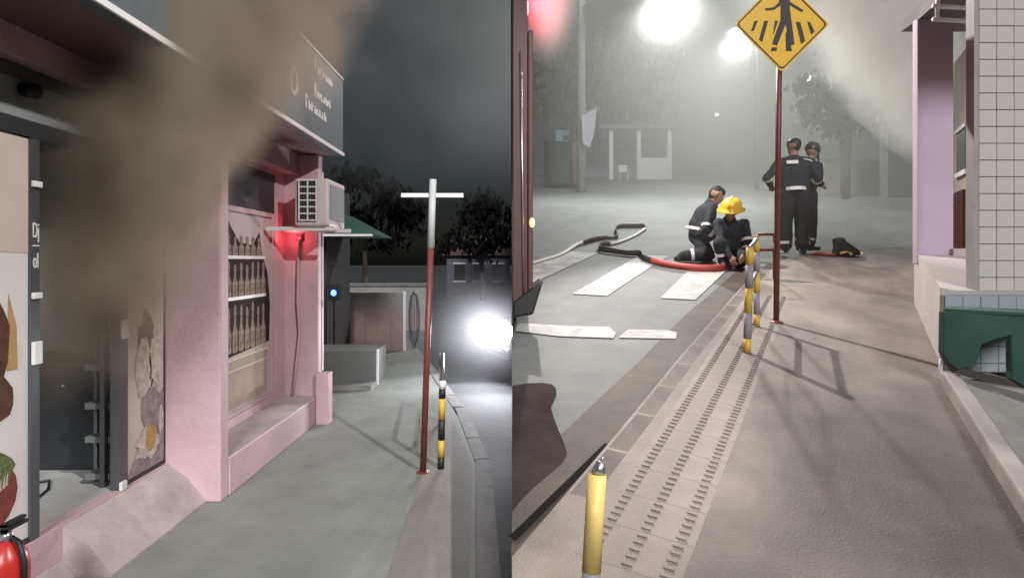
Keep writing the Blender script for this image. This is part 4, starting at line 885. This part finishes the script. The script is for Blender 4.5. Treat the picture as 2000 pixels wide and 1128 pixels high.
# near tiled pillar
px0 = 912 / F * 4.42
pil = rb.part('tiled_pillar', B(((px0, 4.43, 1.30), (px0 + 0.62, 4.50, 4.6))), M_grout)
rb.part('pillar_edge', B(((px0 - 0.035, 4.42, 1.38), (px0 - 0.001, 4.50, 4.6))), mat('grey_edge_trim', (0.36, 0.35, 0.34), 0.6))
rb.part('plinth_face', B(((wy(4.4) - 0.02, 4.36, 0.70), (wy(4.4) + 1.2, 4.399, 1.36))), M_grout)
tl = bmesh.new(); box(tl, (0, -0.010, 0), (0.124, 0, 0.116)); bmesh.ops.bevel(tl, geom=tl.edges[:], offset=0.003, segments=1, affect='EDGES')
tlm = bpy.data.meshes.new('tile'); tl.to_mesh(tlm); tl.free(); tlm2 = tlm.copy(); tlm.materials.append(M_tile); tlm2.materials.append(M_tileb)
def tile(me, x, y, z):
    o = bpy.data.objects.new('tile', me); sc.collection.objects.link(o); o.parent = pil; o.matrix_parent_inverse = Matrix.Identity(4)
    o.location = (x, y + random.uniform(-.0015, .001), z)
for r_ in range(25):
    for c in range(5): tile(tlm, px0 + 0.002 + c * 0.1265, 4.4295, 1.365 + r_ * 0.1205)
for r_ in range(5):
    for c in range(7): tile(tlm2, wy(4.4) - 0.015 + c * 0.1265, 4.3595, 1.24 - r_ * 0.1205)
# kerb strip along the forecourt and the forecourt itself
fk = [GR(1838, 752, WH), GR(1868, 800, WH), GR(1930, 905, WH), GR(2060, 1120, WH)]
bm = bmesh.new(); lo = [Vector((p.x, p.y, 0)) for p in fk]
prism(bm, [(p.x, p.y, RZ(p.y, WH + 0.10)) for p in lo] + [(p.x + 0.11, p.y, RZ(p.y, WH + 0.10)) for p in reversed(lo)], (0, 0, -0.13))
tag(obj('forecourt_kerb', bm, mat('pale_kerb', (0.42, 0.38, 0.36), 0.8, 0.12, 6, 0.3, 60, stain=0.3), bevel=0.015), kind='structure')
bm = bmesh.new(); prism(bm, [(p.x + 0.112, p.y, RZ(p.y, WH + 0.085)) for p in lo] + [(6, lo[-1].y, RZ(lo[-1].y, WH + 0.085)), (6, lo[0].y, RZ(lo[0].y, WH + 0.085))], (0, 0, -0.1))
tag(obj('forecourt', bm, mat('grey_forecourt_cement', (0.235, 0.225, 0.21), 0.75, 0.1, 4, 0.3, 80, stain=0.2)), kind='structure')
bm = bmesh.new(); tube(bm, [P(1836, 745, 4.3), P(1838, 700, 4.3)], 0.012, 8)
tag(obj('marker_stub', bm, M_whitep, None, True), 'short white stub at the corner of the forecourt kerb', 'stub')
# green bench
ben = Thing('green_bench', 'green painted bench with arched leg opening against the tiled wall', 'bench', (3.0, 4.0, RZ(4.0, WH)))
def bpt(u, v, y): return P(u, v, y)
bm = bmesh.new()
ol = [(1843, 608), (1990, 609), (2090, 622), (2090, 790), (2035, 776), (1976, 740), (1975, 655), (1945, 662), (1918, 672), (1906, 712), (1872, 722), (1852, 706), (1842, 688)]
prism(bm, [P(u, v, 4.0 - 0.0012 * (u - 1843)) for u, v in ol], (0.0, 0.05, 0)); ben.part('front_panel', bm, M_green, bevel=0.006)
bm = bmesh.new(); hexa(bm, [P(1843, 607, 4.0), P(2090, 622, 3.70), P(2090, 612, 4.25), P(1846, 603, 4.3), P(1843, 602, 4.0), P(2090, 615, 3.70), P(2090, 606, 4.25), P(1846, 598, 4.3)]); ben.part('seat', bm, M_green)
bm = bmesh.new(); prism(bm, [P(u, v, 4.30) for u, v in ((1850, 612), (1905, 612), (1905, 700), (1850, 700))], (0, 0.04, 0)); ben.part('back_leg', bm, M_green)
bm = bmesh.new(); prism(bm, [P(u, v, 4.0 - 0.0012 * (u - 1843)) + Vector((0, 0.02, 0)) for u, v in ((1852, 704), (1880, 718), (2090, 768), (2090, 792), (1872, 730))], (0, 0.04, 0)); ben.part('foot_rail', bm, mat('brown_dirt_metal', (0.07, 0.055, 0.045), 0.8))

# ---------------------------------------------------------------- RIGHT: background up the street
kk = GR(1103, 366, 0); kk.z = RZ(kk.y)
ki = Thing('round_kiosk', 'dark round kiosk with red panel at the far side of the road', 'kiosk', kk)
bm = bmesh.new(); lathe(bm, kk, [(1.0, 0), (1.0, 0.12), (0.95, 0.14), (0.95, 2.0), (1.02, 2.05), (1.02, 2.25), (0.5, 2.45)], 28); ki.part('drum', bm, mat('kiosk_dark', (0.035, 0.045, 0.045), 0.7, 0.2, 2), True)
bm = bmesh.new()
for k in range(8):
    a0, a1 = R(-75 + k * 11), R(-75 + (k + 1) * 11)
    prism(bm, [kk + Vector((0.96 * math.cos(t), 0.96 * math.sin(t), z)) for t, z in ((a0, 0.15), (a1, 0.15), (a1, 1.95), (a0, 1.95))], (0.02, -0.02, 0))
ki.part('red_panel', bm, mat('kiosk_red', (0.13, 0.055, 0.05), 0.7, 0.15, 2))
ki.part('notice', B((kk + Vector((-0.5, -1.0, 2.0)), kk + Vector((0.1, -0.96, 2.5)))), mat('notice_bluegreen', (0.10, 0.20, 0.24), 0.6))
pb = Vector((135 / F * 25.5, 25.5, RZ(25.5)))
up2 = Thing('lamp_post', 'tall concrete lamp post with long arm holding the dazzling floodlight', 'street lamp', pb)
lampP = P(1300, -20, 18.5)
bm = bmesh.new(); tube(bm, [pb, pb + Vector((0.05, 0, 8.2))], [0.19, 0.13], 12); up2.part('shaft', bm, M_conc, True)
bm = bmesh.new(); tube(bm, [pb + Vector((0.05, 0, 7.6)), pb.lerp(lampP, 0.5) + Vector((0, 0, 4.6 + 0.2)), lampP + Vector((0, 0, 0.12))], 0.05, 8); up2.part('arm', bm, M_steel, True)
bm = bmesh.new(); ellip(bm, lampP + Vector((0, 0, 0.08)), 0.30, 0.45, 0.10); hdl = up2.part('lamp_head', bm, M_steel, True)
bm = bmesh.new(); ellip(bm, lampP, 0.24, 0.36, 0.10); up2.part('lens', bm, M_lampw, True)
bnr = Thing('banner', 'pale lilac banner hanging beside the concrete lamp post', 'banner', P(1148, 290, 25))
bm = bmesh.new(); prism(bm, [P(u, v, 25) for u, v in ((1136, 226), (1166, 211), (1160, 262), (1152, 288), (1138, 280))], (0, 0.03, 0)); bnr.part('cloth', bm, mat('lilac_cloth', (0.46, 0.44, 0.50), 0.8))
bm = bmesh.new(); tube(bm, [P(1133, 224, 25.02), P(1168, 208, 25.02)], 0.02, 6); bnr.part('rod', bm, M_steel)
lw = GR(1255, 349, 0)
pv = Thing('low_pavilion', 'low pale pavilion with white posts at the far left roadside', 'pavilion', (lw.x, 38, RZ(38)))
Y = 38; pz = RZ(Y)
pxs = lambda u: (u - 1000) / F * Y
for u in (1194, 1248, 1308):
    pv.part('post', B(((pxs(u - 4), Y, pz), (pxs(u + 4), Y + 0.25, pz + 3.1))), M_whitep)
pv.part('half_wall', B(((pxs(1252), Y + 0.05, pz), (pxs(1304), Y + 0.2, pz + 1.35))), M_whitep)
pv.part('back_wall', B(((pxs(1150), Y + 3, pz), (pxs(1330), Y + 3.2, pz + 3.3))), mat('bluish_wall', (0.22, 0.22, 0.27), 0.8))
pv.part('roof', B(((pxs(1170), Y - 0.3, pz + 3.1), (pxs(1330), Y + 3.4, pz + 3.35))), mat('pavilion_roof', (0.16, 0.16, 0.17), 0.8))
cb_ = Vector((pxs(1211), Y - 1.2, RZ(Y - 1.2)))
ch = Thing('plastic_chair', 'small white plastic chair standing in front of the pavilion', 'chair', cb_)
for sx in (-0.25, 0.25):
    for sy in (-0.22, 0.22):
        bm = bmesh.new(); tube(bm, [cb_ + Vector((sx, sy, 0)), cb_ + Vector((sx * 0.9, sy * 0.9, 0.45))], 0.03, 6); ch.part('leg', bm, M_whitep)
ch.part('seat', B((cb_ + Vector((-0.26, -0.24, 0.45)), cb_ + Vector((0.26, 0.24, 0.49)))), M_whitep, bevel=0.01); ch.part('backrest', B((cb_ + Vector((-0.26, 0.22, 0.49)), cb_ + Vector((0.26, 0.26, 0.95)))), M_whitep, bevel=0.01)
for s in (-1, 1): ch.part('armrest', B((cb_ + Vector((s * 0.28 - 0.02, -0.24, 0.66)), cb_ + Vector((s * 0.28 + 0.02, 0.24, 0.70)))), M_whitep)
tree('roadside_tree', 'dark roadside tree behind the round kiosk', (3.3, 36, RZ(36)), 7, (2.4, 2, 2.2), 5.6, 2200, 41, 'trees up the hill', 0.26, 0.2)
tree('roadside_tree', 'dark tall tree above the low pavilion', (7.6, 43, RZ(43)), 9, (4.2, 3, 3.0), 6.6, 3000, 42, 'trees up the hill', 0.32, 0.25)
tb_ = GR(1652, 388, 0); tb_.z = RZ(tb_.y)
tree('street_tree', 'dark smoke-veiled tree behind the standing firefighters', tb_, 5.2, (1.65, 1.4, 1.35), 3.7, 2600, 43, None, 0.17, 0.15, 0.2)
g1 = Vector((14.2, 22.5, RZ(22.5)))
gt2 = Thing('dark_gate', 'dark gate and wall in the smoke left of the lavender column', 'gate', g1)
gt2.part('leaf', B(((13.75, 22.5, g1.z), (15.4, 22.6, g1.z + 2.3))), mat('gate_dark', (0.04, 0.042, 0.04), 0.8)); gt2.part('lintel', B(((13.6, 22.45, g1.z + 2.3), (15.5, 22.65, g1.z + 2.5))), M_conc)
gt2.part('pier', B(((13.55, 22.45, g1.z), (13.74, 22.65, g1.z + 2.3))), M_conc)
wl2 = Thing('pale_wall', 'pale low wall behind the smoke-veiled tree', 'wall', (12.8, 24, RZ(24)))
wl2.part('wall', B(((12.2, 24, RZ(24) - 0.2), (16, 24.2, RZ(24) + 1.3))), M_tan); wl2.part('coping', B(((12.15, 23.95, RZ(24) + 1.302), (16, 24.25, RZ(24) + 1.36))), M_conc)
# second, farther street lamp and two faint ones
def small_lamp(label, pos, r, m, base_dx):
    base = Vector((pos.x + base_dx, pos.y, RZ(pos.y))); T = Thing('street_lamp', label, 'street lamp', base, 'street lamps up the hill')
    bm = bmesh.new(); tube(bm, [base, base + Vector((0, 0, pos.z - base.z + 0.1)), pos + Vector((0, 0, 0.15))], [0.10, 0.06, 0.04], 8); T.part('pole', bm, M_conc, True)
    bm = bmesh.new(); ellip(bm, pos + Vector((0, 0, 0.1)), r * 1.2, r * 1.6, r * 0.5); T.part('head', bm, M_steel, True)
    bm = bmesh.new(); ellip(bm, pos, r, r * 1.4, r * 0.6); T.part('lens', bm, m, True)
lamp2 = P(1438, 62, 27)
small_lamp('bright street lamp just left of the yellow diamond sign', lamp2, 0.30, M_lampw, 0.9)
small_lamp('tiny far street lamp low in the haze', P(1400, 224, 46), 0.10, M_lampfar, 0.5)
small_lamp('small lit street lamp right of the sign pole', P(1580, 155, 24), 0.09, M_lampfar, 1.3)

# ================================================================ lamps' own light, and an added light for the plume
spot('left_street_lamp_light', (3.0, -0.5, 5.2), (-1.45, 4.7, 1.0), 1750, 46, (1.0, 0.96, 0.92), 0.07, 0.35)
spot('truck_floodlight_light', (0.51, ty + 3.85, 6.36), (4.0, 5.2, 0.9), 2900, 78, (1.0, 0.95, 0.90), 0.05, 0.5)
spot('plume_fill_light', (0.51, ty + 3.85, 6.36), (7.3, 11.0, 5.2), 3200, 46, (1.0, 0.96, 0.92), 0.05, 0.6)  # added spot that brightens the pale plume, no lamp head of its own
spot('lamp_post_light', lampP + Vector((0, 0, -0.15)), lampP + Vector((0.6, -1, -6)), 7500, 150, (0.98, 1.0, 0.97), 0.2, 0.6)
spot('street_lamp_light', lamp2 + Vector((0, 0, -0.25)), lamp2 + Vector((0, -1, -6)), 3800, 150, (0.99, 1.0, 0.97), 0.2, 0.6)
for sx in (-0.36, 0.36):
    hl = Mc @ Vector((sx, -0.10, 0.66)); spot('headlight_light', hl, (-1.0, 3.5, 0.3), 190, 120, (0.92, 0.93, 1.0), 0.06, 0.7)
point('beacon_light', (0.22, ty + 1.15, 4.2), 45, (1.0, 0.05, 0.08), 0.07)

# ================================================================ smoke
def smoke_mat(name, color, dens, build):
    m = bpy.data.materials.new(name); m.use_nodes = True; n = m.node_tree.nodes; l = m.node_tree.links
    n.remove(n['Principled BSDF']); out = n['Material Output']
    pv_ = n.new('ShaderNodeVolumePrincipled'); pv_.inputs['Color'].default_value = (*color, 1); pv_.inputs['Anisotropy'].default_value = 0.15
    if build:
        l.new(build(n, l, dens), pv_.inputs['Density'])
    else: pv_.inputs['Density'].default_value = dens
    l.new(pv_.outputs[0], out.inputs['Volume']); return m
def mth(n, l, op, a, b=None, c=None, clamp=False):
    x = n.new('ShaderNodeMath'); x.operation = op; x.use_clamp = clamp
    for i, q in enumerate((a, b, c)):
        if q is None: continue
        if isinstance(q, (int, float)): x.inputs[i].default_value = q
        else: l.new(q, x.inputs[i])
    return x.outputs[0]
def plume(r0, r1, z0, z1, nscale, distort, bias, gain, fade_lo, fade_hi):
    """soft plume along the object's own z axis"""
    def f(n, l, dens):
        tc = n.new('ShaderNodeTexCoord'); nz = n.new('ShaderNodeTexNoise'); nz.inputs['Scale'].default_value = nscale; nz.inputs['Detail'].default_value = 4.5
        l.new(tc.outputs['Object'], nz.inputs['Vector'])
        sx = n.new('ShaderNodeSeparateXYZ'); l.new(tc.outputs['Object'], sx.inputs[0])
        sn = n.new('ShaderNodeSeparateXYZ'); l.new(nz.outputs['Color'], sn.inputs[0])
        x = mth(n, l, 'ADD', sx.outputs[0], mth(n, l, 'MULTIPLY', mth(n, l, 'SUBTRACT', sn.outputs[0], 0.5), distort))
        y = mth(n, l, 'ADD', sx.outputs[1], mth(n, l, 'MULTIPLY', mth(n, l, 'SUBTRACT', sn.outputs[1], 0.5), distort))
        rr_ = mth(n, l, 'SQRT', mth(n, l, 'ADD', mth(n, l, 'MULTIPLY', x, x), mth(n, l, 'MULTIPLY', y, y)))
        t = n.new('ShaderNodeMapRange'); l.new(sx.outputs[2], t.inputs[0]); t.inputs[1].default_value = z0; t.inputs[2].default_value = z1
        rad = mth(n, l, 'ADD', r0, mth(n, l, 'MULTIPLY', t.outputs[0], r1 - r0))
        q = mth(n, l, 'SUBTRACT', 1.0, mth(n, l, 'DIVIDE', rr_, rad), None, True)
        q = mth(n, l, 'POWER', q, 1.9)
        k = mth(n, l, 'MULTIPLY_ADD', sn.outputs[2], gain, bias, True)
        lo_ = n.new('ShaderNodeMapRange'); l.new(sx.outputs[2], lo_.inputs[0]); lo_.inputs[1].default_value = z0; lo_.inputs[2].default_value = z0 + fade_lo
        hi_ = n.new('ShaderNodeMapRange'); l.new(sx.outputs[2], hi_.inputs[0]); hi_.inputs[1].default_value = z1; hi_.inputs[2].default_value = z1 - fade_hi
        return mth(n, l, 'MULTIPLY', mth(n, l, 'MULTIPLY', mth(n, l, 'MULTIPLY', q, k), mth(n, l, 'MULTIPLY', lo_.outputs[0], hi_.outputs[0])), dens)
    return f
def plume_obj(name, a, b, r0, r1, m, pad=1.0):
    a, b = Vector(a), Vector(b); L = (b - a).length
    bm = bmesh.new(); lathe(bm, (0, 0, 0), [(r0 * pad, 0), (r1 * pad, L)], 16)
    o = obj(name, bm, m); o.location = a; o.rotation_euler = (b - a).to_track_quat('Z', 'Y').to_euler()
    return o
A, Bq = Vector((-2.66, 3.42, 0.75)), Vector((-1.00, 3.50, 4.5)); L_ = (Bq - A).length
o = plume_obj('smoke', A, Bq, 0.62, 1.15, smoke_mat('brown_smoke', (0.52, 0.455, 0.37), 34.0, plume(0.36, 0.93, 0, L_, 2.0, 0.68, -0.72, 3.1, 1.9, 0.2)))
tag(o, 'thick brown smoke pouring up out of the shop doorway', 'smoke', kind='stuff')
A, Bq = Vector((-1.9, 6.9, 2.0)), Vector((0.0, 8.6, 7.6)); L_ = (Bq - A).length
bm = bmesh.new(); box(bm, (-6, 7.0, 2.6), (-0.02, 13, 9))
def bank(scale, lo, hi):
    def f(n, l, dens):
        tc = n.new('ShaderNodeTexCoord'); nz = n.new('ShaderNodeTexNoise'); nz.inputs['Scale'].default_value = scale; nz.inputs['Detail'].default_value = 3; nz.inputs['Distortion'].default_value = 0.4
        l.new(tc.outputs['Object'], nz.inputs['Vector']); mr = n.new('ShaderNodeMapRange'); l.new(nz.outputs['Fac'], mr.inputs[0]); mr.inputs[1].default_value = lo; mr.inputs[2].default_value = hi
        mr.inputs[3].default_value = 0; mr.inputs[4].default_value = dens
        sx = n.new('ShaderNodeSeparateXYZ'); l.new(tc.outputs['Object'], sx.inputs[0]); zz = n.new('ShaderNodeMapRange'); l.new(sx.outputs[2], zz.inputs[0]); zz.inputs[1].default_value = 2.6; zz.inputs[2].default_value = 5.0
        return mth(n, l, 'MULTIPLY', mr.outputs[0], zz.outputs[0])
    return f
tag(obj('smoke', bm, smoke_mat('drifting_smoke', (0.62, 0.66, 0.66), 0.17, bank(0.35, 0.36, 0.66))), 'thin grey smoke drifting against the night sky on the left', 'smoke', kind='stuff')
# smoke filling the uphill street
bm = bmesh.new()
hexa(bm, [(0.02, 8.6, RZ(8.6) - 1), (45, 8.6, RZ(8.6) - 1), (45, 58, RZ(58) - 1), (0.02, 58, RZ(58) - 1), (0.02, 5.3, 9), (45, 5.3, 9), (45, 58, 30), (0.02, 58, 30)])
def drift(n, l, dens):
    tc = n.new('ShaderNodeTexCoord'); nz = n.new('ShaderNodeTexNoise'); nz.inputs['Scale'].default_value = 0.16; nz.inputs['Detail'].default_value = 2
    l.new(tc.outputs['Object'], nz.inputs['Vector']); sx = n.new('ShaderNodeSeparateXYZ'); l.new(tc.outputs['Object'], sx.inputs[0])
    g_ = n.new('ShaderNodeMapRange'); g_.interpolation_type = 'SMOOTHSTEP'
    l.new(mth(n, l, 'MULTIPLY_ADD', sx.outputs[1], -0.20, sx.outputs[0]), g_.inputs[0]); g_.inputs[1].default_value = -3.5; g_.inputs[2].default_value = 4.5; g_.inputs[3].default_value = 0.32; g_.inputs[4].default_value = 1.0
    k = mth(n, l, 'MULTIPLY_ADD', nz.outputs['Fac'], 1.2, 0.4)
    return mth(n, l, 'MULTIPLY', mth(n, l, 'MULTIPLY', g_.outputs[0], k), dens)
tag(obj('smoke', bm, smoke_mat('street_smoke', (0.47, 0.475, 0.445), 0.038, drift)), 'pale smoke filling the street up the hill', 'smoke', kind='stuff')
# soft smoke ball added to give the headlight glare
def puff(n, l, dens, pw=2.2):
    tc = n.new('ShaderNodeTexCoord'); ln_ = n.new('ShaderNodeVectorMath'); ln_.operation = 'LENGTH'; l.new(tc.outputs['Object'], ln_.inputs[0])
    return mth(n, l, 'MULTIPLY', mth(n, l, 'POWER', mth(n, l, 'SUBTRACT', 1.0, ln_.outputs['Value'], None, True), pw), dens)
bm = bmesh.new(); ellip(bm, (0, 0, 0), 1, 1, 1, None, 20, 12)
o = obj('smoke', bm, smoke_mat('headlight_glare', (0.85, 0.85, 0.88), 0.34, puff)); o.location = (-0.36, 8.45, 0.66); o.scale = (1.4, 1.3, 1.2)
tag(o, 'smoke puff added for the headlight glare of the oncoming car', 'smoke', kind='stuff')
for nm_, q_, r_, dn, lb_ in (('lamp_glare', lampP, 1.7, 0.18, 'smoke puff added for the glare around the dazzling floodlight'), ('far_lamp_glare', lamp2, 1.5, 0.16, 'smoke puff added for the glare around the street lamp by the yellow sign')):  # puffs added so the lamps bloom
    bm = bmesh.new(); ellip(bm, (0, 0, 0), 1, 1, 1, None, 20, 12)
    o = obj('smoke', bm, smoke_mat(nm_, (0.92, 0.94, 0.95), dn, puff)); o.location = q_ + Vector((0, 0, -0.35)); o.scale = (r_, r_, r_)
    tag(o, lb_, 'smoke', kind='stuff')
bm = bmesh.new(); ellip(bm, (0, 0, 0), 1, 1, 1, None, 20, 12)
o = obj('smoke', bm, smoke_mat('beacon_smoke', (0.85, 0.85, 0.85), 1.5, puff)); o.location = (0.36, ty + 1.2, 4.2); o.scale = (0.355, 0.7, 0.7)
tag(o, 'small puff of smoke reddened by the fire engine beacon', 'smoke', kind='stuff')
A, Bq = Vector((8.0, 10.2, 3.2)), Vector((5.9, 12.0, 8.2)); L_ = (Bq - A).length
o = plume_obj('smoke', A, Bq, 0.8, 2.4, smoke_mat('pale_smoke', (0.95, 0.92, 0.88), 7.0, plume(0.85, 2.3, 0, L_, 0.9, 1.2, -0.5, 2.4, 0.8, 0.3)))
tag(o, 'pale smoke column rising left of the lavender column', 'smoke', kind='stuff')
